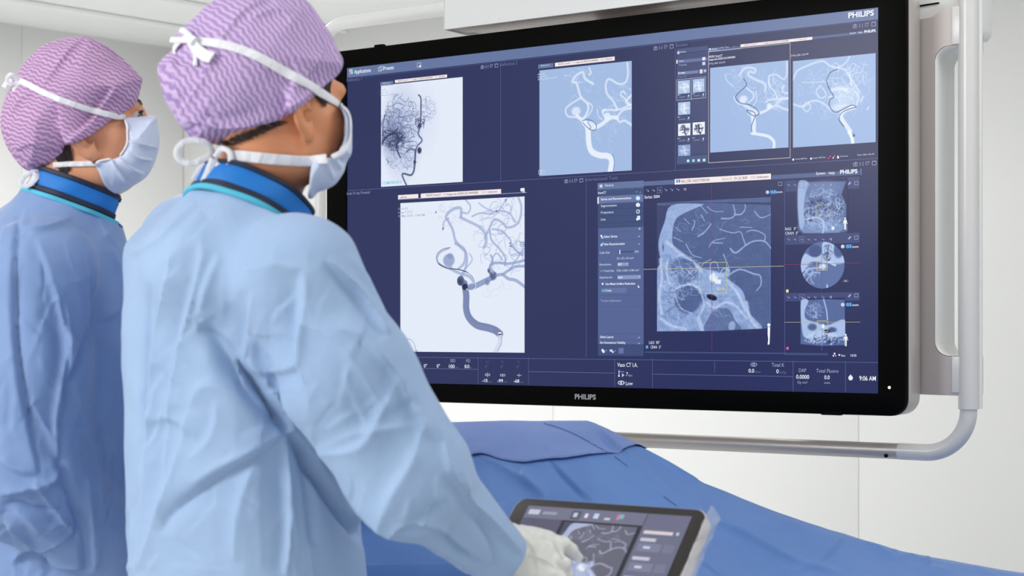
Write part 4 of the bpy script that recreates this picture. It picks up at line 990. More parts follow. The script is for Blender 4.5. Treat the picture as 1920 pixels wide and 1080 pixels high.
def paint_s1(r):
    K = KS; r.A[:] = NAVY
    r.poly([(108, 118), (360, 114), (345, 150), (335, 185), (350, 215), (360, 240), (358, 300), (352, 360), (320, 385), (130, 388), (112, 340), (104, 250)], (92, 112, 160), 1, K, 1.5, False)
    r.poly([(106, 120), (160, 122), (145, 180), (135, 260), (140, 330), (120, 370), (104, 300)], (176, 198, 236), .8, K, 3); r.ell((240, 150), (90, 35), (110, 132, 178), .7, K, 8)
    r.squiggles((240, 260), (110, 110), 130, 5, (168, 192, 232), .55, K, 4, 11, 8); r.squiggles((235, 270), (100, 70), 26, 9, (38, 46, 90), .65, K, 5, 9, 5); r.squiggles((235, 330), (105, 50), 60, 4, (186, 206, 240), .55, K, 15, 9, 8)
    for c, a in (((195, 245), (40, 45)), ((310, 240), (30, 45))): r.ell(c, a, (44, 54, 98), .5, K, 6)
    r.squiggles((190, 270), (45, 50), 26, 4, (170, 194, 234), .6, K, 7, 9); r.squiggles((315, 250), (35, 55), 26, 4, (180, 204, 240), .7, K, 8, 9)
    r.poly([(125, 330), (350, 340), (350, 385), (130, 388)], (150, 176, 222), .45, K, 5); r.stroke([(150, 315), (200, 305), (240, 330), (235, 385)], 7, (200, 218, 246), .7, K); r.ell((289, 362), (8, 9), (245, 248, 253), .9, K); r.grain(3, 6)
def paint_s2(r):
    K = KS; r.A[:] = (92, 112, 162)
    r.poly([(115, 560), (140, 500), (180, 515), (225, 500), (235, 440), (290, 440), (300, 505), (345, 510), (350, 545), (300, 555), (230, 545), (170, 545), (125, 600)], (182, 204, 240), .9, K, 2); r.ell((195, 485), (36, 32), (64, 80, 130), .9, K, 3); r.ell((318, 485), (26, 36), (76, 94, 144), .9, K, 3)
    r.squiggles((262, 490), (30, 50), 26, 5, (50, 62, 108), .7, K, 4, 9); r.squiggles((170, 610), (50, 60), 18, 4, (176, 200, 238), .7, K, 5, 12); r.stroke([(130, 620), (160, 580), (210, 575), (240, 560)], 7, (170, 192, 232), .8, K); r.stroke([(150, 640), (180, 600), (220, 600)], 5, (170, 192, 232), .8, K)
    r.ell((235, 565), (20, 18), (235, 243, 252), .8, K, 4); r.ell((258, 672), (4, 10), (220, 230, 248), .9, K); r.stroke([(270, 545), (300, 560)], 10, (200, 218, 246), .9, K); r.grain(2.5, 7)
def paint_s3(r):
    K = KS; r.A[:] = NAVY
    r.poly([(120, 750), (240, 742), (352, 746), (352, 985), (230, 990), (118, 980)], (84, 104, 154), 1, K, 1, False)
    r.poly([(120, 750), (160, 750), (142, 800), (146, 845), (200, 865), (260, 880), (350, 850), (352, 935), (240, 940), (150, 950), (125, 900)], (176, 200, 238), .9, K, 2); r.ell((180, 890), (25, 18), (60, 76, 124), .8, K, 3); r.ell((285, 905), (24, 14), (52, 66, 112), .8, K, 3)
    r.stroke([(240, 745), (255, 800), (260, 850)], 5, (196, 214, 244), .8, K); r.squiggles((195, 800), (45, 45), 26, 4, (170, 192, 232), .7, K, 4, 10); r.squiggles((235, 950), (110, 34), 46, 6, (196, 216, 246), .6, K, 5, 10); r.squiggles((235, 955), (105, 28), 12, 5, (52, 64, 110), .7, K, 6, 8, 5)
    r.ell((236, 885), (9, 11), (248, 250, 254), 1, K, 2); r.ell((258, 912), (16, 9), (14, 18, 44), .9, K, 2); r.ell((268, 970), (13, 10), (30, 38, 80), .8, K); r.grain(2.5, 8)
def thumbs(par):
    for (x0, y0, x1, y1, bg, col, sd) in ((1271.5, 152, 1294, 174.5, (172, 194, 226), W1, 2), (1299.3, 149, 1321.5, 172, (168, 190, 224), W1, 3), (1272, 192.5, 1294.5, 214, (172, 194, 226), W1, 4), (1272, 232.8, 1294.8, 253.5, (235, 240, 250), (62, 70, 108), 5), (1299.3, 230.2, 1322, 251.5, (235, 240, 250), (40, 46, 80), 6), (1272, 272.5, 1294.8, 291.5, (140, 162, 204), (196, 212, 238), 7)):
        r = Raster((x0, y0), (x1, y1), bg, S, .0006); cx_, cy_ = (x0+x1)/2, (y0+y1)/2
        r.squiggles((cx_, cy_), (9, 9), 16, 1.2, col, .7, ID, sd, 2.2); r.stroke([(cx_-1, cy_-7), (cx_+1, cy_), (cx_, cy_+4), (cx_+3, cy_+9)], 1.6, col, .9, ID, 1); r.stroke([(cx_-8, cy_+1), (cx_, cy_), (cx_+8, cy_-1)], 1.2, col, .8, ID, 1)
        r.build('thumbnail', 3, par, W)
main_screen()
IM = [('angiogram', (715, 160.5), (868, 341), (226, 233, 247), paint_ref1), ('angiogram', (1012, 132.3), (1185, 319.5), (160, 185, 224), paint_ref2),
      ('angiogram', (1332, 127.5), (1479, 276.5), (156, 182, 223), paint_rev1), ('angiogram', (1487.2, 115), (1642.3, 266.5), (156, 182, 223), paint_rev2),
      ('angiogram', (751.3, 381), (984, 661.3), (226, 233, 247), paint_live)]
for nm, a, b, bg, fn in IM:
    r = Raster(a, b, bg, S, .00075 if fn is not paint_live else .00068); fn(r); o = r.build(nm, 3, scr, W)
    tag(o, 'pale window of dark vessels' if bg[0] > 200 else 'light blue window of white vessels')
r = Raster((1232.3, 380), (1446, 624), (78, 96, 143), S, .00062); paint_ct(r); o = r.build('head_scan', 3, scr, W); tag(o, 'grey blue side view skull scan')
r = Raster((1494, 338.5), (1590, 436.5), NAVY, S, .00062); paint_s1(r); o = r.build('head_scan', 2, scr, W); tag(o, 'front view of a rendered skull')
q = S(*KS(233, 560))
r = Raster((1500, 450), (1584.3, 541.2), NAVY, S, .00062); paint_s2(r)
xs = r.s0+(r.X+.0)*r.mpp; zz = r.z1-r.Y*r.mpp; rad = .046
ccx, ccz = S(1542.3, 496.8); rad = (S(1542, 453)[1]-S(1542, 540.2)[1])/2
o = r.build('head_scan', 2, scr, W, mask=((xs-ccx)**2+(zz-ccz)**2 < rad*rad)); tag(o, 'round scan slice')
r = Raster((1501, 559), (1585, 649), NAVY, S, .00062); paint_s3(r); o = r.build('head_scan', 2, scr, W); tag(o, 'small front view scan slice')
thumbs(scr)
# ------------------------------------------------------------ cloth, skin and hair materials
def ramp(nt, fac, stops):
    r = nt.nodes.new('ShaderNodeValToRGB'); nt.links.new(fac, r.inputs['Fac']); e = r.color_ramp.elements
    e[0].position, e[0].color = stops[0][0], rgba(stops[0][1]); e[1].position, e[1].color = stops[-1][0], rgba(stops[-1][1])
    for p, c in stops[1:-1]: x = e.new(p); x.color = rgba(c)
    return r
def nw(name, c1, c2, crumple=0.6, rough=0.62, scale=14.0):
    """crumpled nonwoven: colour mottling, facet creases, fine fibre"""
    m, nt, b = new_mat(name)
    tc = nt.nodes.new('ShaderNodeTexCoord')
    n1 = nt.nodes.new('ShaderNodeTexNoise'); n1.inputs['Scale'].default_value = 5; n1.inputs['Detail'].default_value = 4
    nt.links.new(tc.outputs['Object'], n1.inputs['Vector'])
    r = ramp(nt, n1.outputs['Fac'], [(0.3, c1), (0.7, c2)]); nt.links.new(r.outputs['Color'], b.inputs['Base Color'])
    # warped coordinates -> voronoi facets
    n2 = nt.nodes.new('ShaderNodeTexNoise'); n2.inputs['Scale'].default_value = 9; nt.links.new(tc.outputs['Object'], n2.inputs['Vector'])
    mx = nt.nodes.new('ShaderNodeVectorMath'); mx.operation = 'MULTIPLY_ADD'; mx.inputs[1].default_value = (.08, .08, .08)
    nt.links.new(n2.outputs['Color'], mx.inputs[0]); nt.links.new(tc.outputs['Object'], mx.inputs[2])
    mp = nt.nodes.new('ShaderNodeMapping'); mp.inputs['Scale'].default_value = (1, 1, 0.62); nt.links.new(mx.outputs[0], mp.inputs['Vector'])
    v = nt.nodes.new('ShaderNodeTexVoronoi'); v.inputs['Scale'].default_value = scale; nt.links.new(mp.outputs[0], v.inputs['Vector'])
    v2 = nt.nodes.new('ShaderNodeTexVoronoi'); v2.inputs['Scale'].default_value = scale*2.7; nt.links.new(mp.outputs[0], v2.inputs['Vector'])
    ad = nt.nodes.new('ShaderNodeMath'); ad.operation = 'MULTIPLY_ADD'; ad.inputs[1].default_value = 0.3
    nt.links.new(v2.outputs['Distance'], ad.inputs[0]); nt.links.new(v.outputs['Distance'], ad.inputs[2])
    b1 = nt.nodes.new('ShaderNodeBump'); b1.inputs['Strength'].default_value = crumple; b1.inputs['Distance'].default_value = 0.010
    nt.links.new(ad.outputs[0], b1.inputs['Height'])
    n3 = nt.nodes.new('ShaderNodeTexNoise'); n3.inputs['Scale'].default_value = 700; n3.inputs['Detail'].default_value = 2
    nt.links.new(tc.outputs['Object'], n3.inputs['Vector'])
    b2 = nt.nodes.new('ShaderNodeBump'); b2.inputs['Strength'].default_value = 0.25; b2.inputs['Distance'].default_value = 0.0006
    nt.links.new(n3.outputs['Fac'], b2.inputs['Height']); nt.links.new(b1.outputs[0], b2.inputs['Normal']); nt.links.new(b2.outputs[0], b.inputs['Normal'])
    b.inputs['Roughness'].default_value = rough; b.inputs['Specular IOR Level'].default_value = 0.25
    b.inputs['Sheen Weight'].default_value = 0.15; b.inputs['Sheen Roughness'].default_value = 0.5
    return m
def cap_mat(name, dark, light, M3, period, wav_p, amp):
    """wavy two-tone stripes; M3 = 3x3 giving (along, across, depth) from object space"""
    m, nt, b = new_mat(name)
    tc = nt.nodes.new('ShaderNodeTexCoord')
    def dot(v, src=None):
        d = nt.nodes.new('ShaderNodeVectorMath'); d.operation = 'DOT_PRODUCT'; d.inputs[1].default_value = tuple(map(float, v))
        nt.links.new(tc.outputs['Object'] if src is None else src, d.inputs[0]); return d.outputs['Value']
    def mth(op, a, b_=None, c=None):
        n = nt.nodes.new('ShaderNodeMath'); n.operation = op
        for i, x in enumerate((a, b_, c)):
            if x is None: continue
            if isinstance(x, (int, float)): n.inputs[i].default_value = x
            else: nt.links.new(x, n.inputs[i])
        return n.outputs[0]
    nz = nt.nodes.new('ShaderNodeTexNoise'); nz.inputs['Scale'].default_value = 22; nz.inputs['Detail'].default_value = 2
    nt.links.new(tc.outputs['Object'], nz.inputs['Vector'])
    al = dot(M3[0]); ac = dot(M3[1])
    wob = mth('MULTIPLY_ADD', nz.outputs['Fac'], 0.018, ac)
    z = mth('SINE', mth('MULTIPLY', al, 2*PI/wav_p))
    w = mth('MULTIPLY_ADD', z, amp, wob)
    st = mth('SINE', mth('MULTIPLY', w, 2*PI/period))
    n4 = nt.nodes.new('ShaderNodeTexNoise'); n4.inputs['Scale'].default_value = 420; n4.inputs['Detail'].default_value = 2; nt.links.new(tc.outputs['Object'], n4.inputs['Vector'])
    st2 = mth('MULTIPLY_ADD', n4.outputs['Fac'], 1.6, mth('ADD', st, -0.8))
    f = mth('MULTIPLY_ADD', st2, 0.36, 0.5)
    r = ramp(nt, f, [(0.12, dark), (0.85, light)]); nt.links.new(r.outputs['Color'], b.inputs['Base Color'])
    bp = nt.nodes.new('ShaderNodeBump'); bp.inputs['Strength'].default_value = 0.5; bp.inputs['Distance'].default_value = 0.0012
    nt.links.new(st2, bp.inputs['Height'])
    v = nt.nodes.new('ShaderNodeTexVoronoi'); v.inputs['Scale'].default_value = 26; nt.links.new(tc.outputs['Object'], v.inputs['Vector'])
    b2 = nt.nodes.new('ShaderNodeBump'); b2.inputs['Strength'].default_value = 0.35; b2.inputs['Distance'].default_value = 0.006
    nt.links.new(v.outputs['Distance'], b2.inputs['Height']); nt.links.new(bp.outputs[0], b2.inputs['Normal']); nt.links.new(b2.outputs[0], b.inputs['Normal'])
    b.inputs['Roughness'].default_value = 0.8; b.inputs['Specular IOR Level'].default_value = 0.15
    return m
def skin_mat(name, col, red, hair=None, hairline=None):
    m, nt, b = new_mat(name)
    tc = nt.nodes.new('ShaderNodeTexCoord'); n = nt.nodes.new('ShaderNodeTexNoise'); n.inputs['Scale'].default_value = 28; n.inputs['Detail'].default_value = 5
    nt.links.new(tc.outputs['Object'], n.inputs['Vector'])
    r = ramp(nt, n.outputs['Fac'], [(0.3, col), (0.72, red)]); nt.links.new(r.outputs['Color'], b.inputs['Base Color'])
    b.inputs['Subsurface Weight'].default_value = 0.12; b.inputs['Subsurface Radius'].default_value = (0.01, 0.004, 0.002); b.inputs['Subsurface Scale'].default_value = 1.0
    b.inputs['Roughness'].default_value = 0.48; b.inputs['Specular IOR Level'].default_value = 0.4
    n2 = nt.nodes.new('ShaderNodeTexNoise'); n2.inputs['Scale'].default_value = 900; nt.links.new(tc.outputs['Object'], n2.inputs['Vector'])
    bp = nt.nodes.new('ShaderNodeBump'); bp.inputs['Strength'].default_value = 0.15; bp.inputs['Distance'].default_value = 0.0005
    nt.links.new(n2.outputs['Fac'], bp.inputs['Height']); nt.links.new(bp.outputs[0], b.inputs['Normal'])
    return m
M['gown1'] = nw('light_blue_gown_cloth', (150, 176, 211), (159, 185, 218), 0.4, scale=11)
M['gown2'] = nw('gown_cloth_dim_light', (122, 148, 193), (131, 157, 201), 0.42, scale=11)  # same cloth as the front gown, weaker light put into its colour
M['mask'] = nw('pale_blue_mask_cloth', (196, 208, 232), (216, 222, 238), 0.25, scale=30)
M['tie'] = nw('white_tie_cloth', (226, 226, 232), (238, 238, 242), 0.3, scale=60)
M['teal'] = pbr('teal_binding', (78, 184, 212), 0.7, bump=0.3, bscale=500)
M['cblue'] = pbr('bright_blue_collar_cloth', (4, 116, 200), 0.6, bump=0.4, bscale=700)
M['navy'] = pbr('navy_edging', (22, 30, 56), 0.6, bump=0.4, bscale=600)
M['skin1'] = skin_mat('brown_skin', (206, 137, 97), (216, 149, 109)); M['skin2'] = skin_mat('tan_skin', (212, 148, 112), (220, 158, 122))
M['hair'] = pbr('dark_brown_hair', (44, 32, 27), 0.45, spec=0.4, bump=0.6, bscale=300, aniso=0.05)
M['glove'] = pbr('white_latex', (226, 226, 219), 0.42, spec=0.4, bump=0.25, bscale=60)
M['eye'] = pbr('eye_white', (216, 208, 204), 0.15, spec=0.6); M['iris'] = pbr('dark_iris', (46, 30, 22), 0.1, spec=0.7)
M['shoe'] = pbr('white_clog', (215, 216, 216), 0.5)
M['trouser'] = nw('blue_scrub_cloth', (40, 86, 140), (48, 96, 150), 0.3)

def frame_of(az, pitch):
    """columns: forward, left, up"""
    a, t = math.radians(az), math.radians(pitch)
    f0 = np.array([math.cos(a), math.sin(a), 0]); l = np.array([-math.sin(a), math.cos(a), 0]); u = np.array([0, 0, 1.0])
    f = f0*math.cos(t)+u*math.sin(t); up = u*math.cos(t)-f0*math.sin(t)
    return np.stack([f, l, up], 1)
def head_sdf(q, k=0.90):
    """q in head frame (forward, left, up), origin between the ear canals"""
    q = q/k; s = q.copy(); s[:, 1] = np.abs(q[:, 1])
    d = s_ell(q, (-.012, 0, .045), (.098, .077, .086))
    d = smin(d, s_ell(q, (.043, 0, -.002), (.054, .058, .070)), .03)
    d = smin(d, s_cone(s, (.012, .050, -.052), (.038, .020, -.070), .020, .015), .035)
    d = smin(d, s_ell(s, (.030, .030, -.038), (.042, .036, .042)), .03)
    d = smin(d, s_cone(s, (.032, 0, -.069), (.036, 0, -.071), .015, .013), .02)
    d = smin(d, s_cone(s, (.068, .040, -.012), (.040, .055, -.008), .016, .014), .025)
    d = smin(d, s_cone(s, (.097, 0, .037), (.086, .036, .039), .0085, .010), .014)
    d = smin(d, s_cone(q, (.101, 0, .026), (.108, 0, -.010), .0062, .0092), .010)
    d = smin(d, s_ell(s, (.100, .010, -.016), (.010, .007, .007)), .006)
    d = smin(d, s_ell(q, (.074, 0, -.045), (.012, .022, .008)), .008); d = smin(d, s_ell(q, (.068, 0, -.056), (.012, .019, .008)), .008)
    d = smax(d, -s_ell(s, (.105, .031, .019), (.014, .017, .011)), .008)
    # ear
    ca, sa = math.cos(.35), math.sin(.35)
    e = np.stack([(s[:, 0]+.010)*ca+(s[:, 2]-.0)*sa*.6, (s[:, 1]-.083)-(-(s[:, 0]+.008))*.35, -(s[:, 0]+.008)*sa*.6+(s[:, 2]-.0)*ca], 1)
    ear = s_ell(e, (0, 0, 0), (.0185, .0075, .033)); ear = smin(ear, s_ell(e, (.004, 0, -.027), (.0105, .0075, .012)), .006)
    ear = smax(ear, -s_ell(e, (.003, .007, .003), (.0105, .009, .019)), .003)
    ear = smin(ear, s_ell(e, (.011, .002, -.002), (.003, .004, .007)), .003)
    d = smin(d, ear, .004)
    d = smax(d, -s_ell(s, (.002, .080, -.003), (.0055, .014, .0075)), .003)
    return d*k
def body_sdf(p, pr):
    q = (p-pr['head'])@pr['HF']; d = head_sdf(q)
    nb = pr['neck']
    d = smin(d, s_cone(p, pr['head']+pr['HF']@np.array([-.022, 0, -.045]), nb, .050, .056), .03)
    for k in range(0, len(pr['body'])):
        a, b, r1, r2, sm = pr['body'][k]; d = smin(d, s_cone(p, a, b, r1, r2), sm)
    return d
def hand_parts(w, d, n, side, curl=0.5, k=1.0):
    """list of cones: wrist w, pointing d, palm normal n (out of the back of the hand); side = direction of the thumb"""
    w = np.asarray(w, float); d = np.asarray(d, float)/np.linalg.norm(d); n = np.asarray(n, float); n = n-np.dot(n, d)*d; n /= np.linalg.norm(n)
    t = np.cross(n, d)*side; out = []
    for j, (o, L) in enumerate(((.030, .072), (.010, .080), (-.011, .075), (-.030, .060))):
        base = w+d*.085*k+t*o*k
        out.append((w+d*.02+t*o*.6*k, base, .017*k, .0125*k, .012))
        a = base; ang = 0; c = curl*(1+.12*j)
        for seg, (fr, r) in enumerate(((.45, .0095), (.30, .0085), (.25, .0075))):
            ang += c*(1, 1.1, .7)[seg]; v = d*math.cos(ang)-n*math.sin(ang); b = a+v*L*fr*k
            out.append((a, b, r*k+.0006, r*k, .003)); a = b
    a = w+d*.025+t*.022*k; b = a+(d*.6+t*.7-n*.3)*.038*k; c = b+(d*.85+t*.25-n*.4)*.030*k; e = c+(d*.9-n*.4)*.022*k
    out += [(a, b, .016*k, .012*k, .008), (b, c, .0105*k, .0095*k, .003), (c, e, .0095*k, .008*k, .003)]
    return out

def ribbon(pts, bv, w_px, Y, name, par, off=0.0022, th=0.0011, mat=None, nseg=6, sm=3):
    """cloth tie laid on the surfaces it crosses"""
    c = catmull(pts, nseg); P3 = []; N3 = []
    for x, y in c:
        r = hit(x, y, bv)
        if r is None: P3.append(None); N3.append(None); continue
        P3.append(np.array(r[0])); N3.append(np.array(r[1]))
    ok = [i for i, q in enumerate(P3) if q is not None]
    if not ok: return None
    for i in range(len(P3)):
        if P3[i] is None:
            j = min(ok, key=lambda k: abs(k-i)); P3[i] = P(c[i][0], c[i][1], P3[j][1]+0.012); N3[i] = N3[j]
    P3 = np.array(P3); N3 = np.array(N3); vd = -P3/np.linalg.norm(P3, axis=1)[:, None]
    fl = (N3*vd).sum(1) < 0; N3[fl] *= -1
    for _ in range(4): N3[1:-1] = (N3[:-2]+N3[1:-1]*2+N3[2:])/4
    N3 /= np.linalg.norm(N3, axis=1)[:, None]
    for _ in range(sm): P3[1:-1] = (P3[:-2]+P3[1:-1]*2+P3[2:])/4
    P3 = P3+N3*off*1.2
    V, F = tube(P3, 1.0, 14, flat=(w_px/2/F0*Y, th), nrm=N3)
    mb = MB(); mb.add(V, F); return mb.build(name, mat or M['tie'], par)
def loop3(pts, w_px, Y, name, par, n=(0.2, -1, 0.1), th=0.0012, dy=None):
    c = catmull(pts, 6); P3 = np.array([P(x, y, Y+(0 if dy is None else dy*math.sin(PI*i/(len(c)-1)))) for i, (x, y) in enumerate(c)])
    V, F = tube(P3, 1.0, 12, flat=(w_px/2/F0*Y, th), nrm=np.tile(np.array(n, float), (len(c), 1))); mb = MB(); mb.add(V, F); return mb.build(name, M['tie'], par)

def collar(par, cen, az, slope, ra, rb, h, bands, flare=1.06, gap=50, name='collar', thick=.006):
    """tilted ring round the neck, open at the front; bands = [(part name, f0, f1, material)] from top to bottom"""
    a = math.radians(az); Fd = np.array([math.cos(a), math.sin(a), -slope]); Fd /= np.linalg.norm(Fd); Ld = np.array([-math.sin(a), math.cos(a), 0]); Nd = np.cross(Fd, Ld)
    main = None
    for nm, f0, f1, mat, ex in bands:
        n = 90; V = []; F = []
        prof = []
        m = 6
        for i in range(m+1): prof.append((f0+(f1-f0)*i/m, thick/2+ex))
        for i in range(m+1): prof.append((f1-(f1-f0)*i/m, -thick/2-ex))
        K = len(prof)
        for j in range(n+1):
            th = math.radians(gap+(360-2*gap)*j/n)
            for f, o in prof:
                e = 0.0015 if f in (f0, f1) else 0
                r = 1+(flare-1)*f; wv = .0012*math.sin(th*7+f*3)
                rad = Fd*math.cos(th)*(ra*r+o+wv-(e if o > 0 else -e))+Ld*math.sin(th)*(rb*r+o+wv-(e if o > 0 else -e))
                V.append(cen+rad-Nd*h*f)
        for j in range(n):
            for k in range(K): k2 = (k+1) % K; F.append((j*K+k, j*K+k2, (j+1)*K+k2, (j+1)*K+k))
        F.append(tuple(range(K))[::-1]); F.append(tuple(n*K+k for k in range(K)))
        mb = MB(); mb.add(V, F); o_ = mb.build(nm, mat, par if main is None else main)
        bm = bmesh.new(); bm.from_mesh(o_.data); bmesh.ops.recalc_face_normals(bm, faces=bm.faces); bm.to_mesh(o_.data); bm.free()
        if main is None: main = o_
    return main

def coll_base(p, cen, col, r):
    az, slope, h, R = col
    a = math.radians(az); Fd = np.array([math.cos(a), math.sin(a), -slope]); Fd /= np.linalg.norm(Fd); Ld = np.array([-math.sin(a), math.cos(a), 0]); Nd = np.cross(Fd, Ld)
    return s_cone(p, cen-Nd*(h+.075), cen-Nd*(h-.005), r+.030, r+.004)
def neck_cut(p, d, cen, col):
    az, slope, h, R = col
    a = math.radians(az); Fd = np.array([math.cos(a), math.sin(a), -slope]); Fd /= np.linalg.norm(Fd); Ld = np.array([-math.sin(a), math.cos(a), 0]); Nd = np.cross(Fd, Ld)
    q = p-cen; up = q@Nd; rad = np.sqrt((q@Fd)**2+(q@Ld)**2)
    cut = smax(-(up+h), rad-R, .01)
    return smax(d, -cut, .004)
def K1(k, ox, oy, L): return [(ox+x/k, oy+y/k) for x, y in L]
k3 = lambda *L: K1(1.4600, 0, 340, L)         # crop of both gowns
k4 = lambda *L: K1(1.5882, 400, 400, L)       # crop of the front gown
kc = lambda *L: K1(2.512, 270, 0, L)          # front head
kp = lambda *L: K1(2.700, 0, 40, L)           # left head

# ============================================================ front woman
p1 = empty('person', P(470, 700, 2.2)*np.array([1, 1, 0]), 'person seen from behind in light blue gown and lilac cap, gloved hand on the touchscreen', 'person')
Y1 = 2.12
A1 = 40.0; HF1 = frame_of(A1, 4)
head1 = P(512, 214, Y1+0.0)
# ear canal of the near side must fall at pixel (574,213)
headc = P(574, 213, Y1-0.052)-HF1@np.array([0.0, -.070, 0.0]); head1 = headc
neck1 = P(470, 372, 2.165)
bodyF1 = frame_of(36, 0)
S1r = P(558, 524, 2.02); M1r = P(652, 705, 2.005); E1r = P(768, 892, 2.01); Wr1 = P(948, 1052, 2.10); 
hip = lambda c, F, s: c+F[:, 1]*s*.085
c1 = np.array([P(465, 700, 2.19)[0], 2.19, 0])
def zz_(c, z): return np.array([c[0], c[1], z])
S1l = c1+bodyF1[:, 1]*.165+np.array([0, 0, 1.385]); E1l = S1l+bodyF1[:, 0]*.12+bodyF1[:, 1]*.06-np.array([0, 0, .27]); W1l = E1l+bodyF1[:, 0]*.22-bodyF1[:, 1]*.05-np.array([0, 0, .05])
def legs(c, F):
    out = []
    for s in (-1, 1):
        h = zz_(c, .88)+F[:, 1]*s*.085; k = zz_(c, .50)+F[:, 1]*s*.095+F[:, 0]*.015; an = zz_(c, .10)+F[:, 1]*s*.10-F[:, 0]*.01
        out += [(h, k, .082, .055, .04), (k, an, .055, .036, .02), (an-np.array([0, 0, .03])-F[:, 0]*.02, an-np.array([0, 0, .055])+F[:, 0]*.14, .035, .028, .02)]
    return out
pr1 = dict(head=head1, HF=HF1, neck=neck1, body=[
    (neck1, zz_(c1, 1.34), .056, .10, .03), (S1l+np.array([0, 0, -.0]), S1r, .06, .06, .05), (zz_(c1, 1.28), zz_(c1, .98), .115, .125, .05),
    (S1r, E1r, .050, .040, .03), (E1r, Wr1-(Wr1-E1r)*.2, .038, .022, .02), (S1l, E1l, .050, .040, .03), (E1l, W1l, .038, .026, .02)]
    +legs(c1, bodyF1)+hand_parts(W1l, bodyF1[:, 0], np.array([0, 0, 1.0]), 1, .5))
def mk_body(pr, lo, hi, name, mat, par, h=.0048):
    V, Q = sdf_mesh(lambda p: body_sdf(p, pr), lo, hi, h, 2)
    return mk(name, V, Q, mat, par), bvh_of(V, Q), (V, Q)
body1, bb1, _ = mk_body(pr1, (-.80, 1.75, .0), (.15, 2.65, 1.78), 'body', M['skin1'], p1)
tag(body1, 'brown skin of face, ear and neck')

# --- cap
capo1 = outline(kc((55, 320), (95, 262), (128, 235), (140, 180), (175, 130), (235, 78), (300, 12), (400, -45), (500, -70), (600, -60), (700, -30), (770, 2), (815, 55), (850, 112), (880, 160), (915, 225), (942, 275), (938, 318), (900, 365), (845, 410), (790, 465), (720, 520), (640, 565), (560, 600), (500, 628), (440, 650), (385, 668), (330, 686), (262, 680), (215, 655), (180, 610), (155, 580), (125, 520), (95, 465), (72, 390)), Y1, 3)
def cap_f(pr, poly, Y, D, T):
    def f(p):
        o = poly_sd(proj(p, Y), poly)
        body = s_inflate_p(p, poly, Y, D, T)
        hd = head_sdf((p-pr['head'])@pr['HF'])-.006
        return smax(smin(body, hd, .02), o, .004)
    return f
def s_inflate_p(p, poly, Y, D, T):
    d = -poly_sd(proj(p, Y), poly); w = np.abs(p[:, 1]-Y); x = np.clip(1-np.clip(d, 0, None)/D, 0, 1)
    return (np.sqrt(np.where(d > 0, x, 1-d/D)**2+(w/T)**2)-1)*min(D, T)*0.9
f_cap1 = cap_f(pr1, capo1, Y1, .085, .092)
V, Q = sdf_mesh(f_cap1, (-.50, 1.95, 1.46), (-.17, 2.30, 1.76), .0035, 2, 1)
V = V+vnormals(V, Q)*(rnoise(V, 60, 5)*.0008)[:, None]
V = sculpt(V, Q, [
    (kc((330, 235), (300, 330), (240, 430), (190, 520)), 7, .005, 'f'), (kc((130, 250), (160, 400), (190, 520), (225, 600)), 9, .006, 's'), (kc((340, 240), (400, 150), (470, 60), (560, 0)), 10, .009, 's'),
    (kc((385, 200), (430, 120), (520, 40), (620, 10)), 9, -.004, 'g'), (kc((60, 310), (150, 320), (240, 330), (330, 330)), 7, .004, 'f'), (kc((640, 540), (740, 470), (800, 400)), 10, .004, 'f'), (kc((700, 420), (820, 290), (860, 180)), 10, .003, 'f'),
    (kc((250, 560), (400, 560), (560, 520)), 12, -.003, 'g'), (kc((200, 560), (330, 600), (500, 590), (640, 530)), 8, .003, 'f'), (kc((560, 590), (700, 505), (800, 430), (930, 330)), 5, .003, 's'), (kc((380, 240), (480, 300), (600, 330)), 20, .003, 'g'), (kc((240, 620), (300, 560), (330, 480)), 8, -.003, 'g'), (kc((500, 100), (600, 50), (700, 60)), 10, .003, 'f')])
cap1m = cap_mat('lilac_striped_cap_cloth', (162, 132, 189), (210, 187, 221), ((.42, .25, -.87), (.80, .30, .52)), .0070, .0115, .0007)
cap1 = mk('surgical_cap', V, Q, cap1m, p1); bc1 = bvh_of(V, Q); tag(cap1, 'lilac striped surgical cap')

# --- mask of the front woman
mko1 = outline(kc((925, 500), (950, 505), (975, 580), (982, 660), (980, 720), (955, 770), (945, 810), (905, 868), (860, 895), (820, 910), (795, 938), (772, 930), (780, 860), (795, 765), (860, 748), (905, 735), (935, 690), (948, 640), (945, 560)), Y1, 3)
mkb1 = outline(kc((880, 470), (950, 505), (975, 580), (982, 660), (980, 720), (955, 770), (945, 810), (905, 868), (860, 895), (820, 910), (795, 938), (760, 930), (720, 860), (700, 700), (800, 560)), Y1, 3)
def mask_f(pr, poly, big, Y, D, T, grow=.007):
    def f(p):
        o = poly_sd(proj(p, Y), poly); hd = head_sdf((p-pr['head'])@pr['HF'])-grow
        return smax(smin(s_inflate_p(p, big, Y, D, T), hd, .012), o, .003)
    return f
V, Q = sdf_mesh(mask_f(pr1, mko1, mkb1, Y1, .05, .062), (-.30, 1.95, 1.38), (-.15, 2.32, 1.60), .0028, 2, 1)
V = sculpt(V, Q, [(kc((890, 740), (925, 800)), 5, .005, 'f'), (kc((905, 735), (950, 770)), 4, -.004, 's'), (kc((860, 750), (890, 850)), 5, .004, 'f'), (kc((940, 690), (970, 740)), 4, .003, 's'), (kc((800, 770), (785, 930)), 3, .002, 's'), (kc((945, 560), (950, 650), (935, 700), (900, 735), (800, 750)), 3, .003, 's')])
mask1 = mk('face_mask', V, Q, M['mask'], p1); bm1 = bvh_of(V, Q); tag(mask1, 'pale blue pleated face mask')
bx1 = [bc1, bb1, bm1]
ribbon(kc((215, 195), (262, 200), (330, 205), (400, 220), (490, 250), (580, 292), (680, 348), (780, 405), (860, 458), (925, 505)), bx1, 17, Y1, 'upper_tie', mask1)
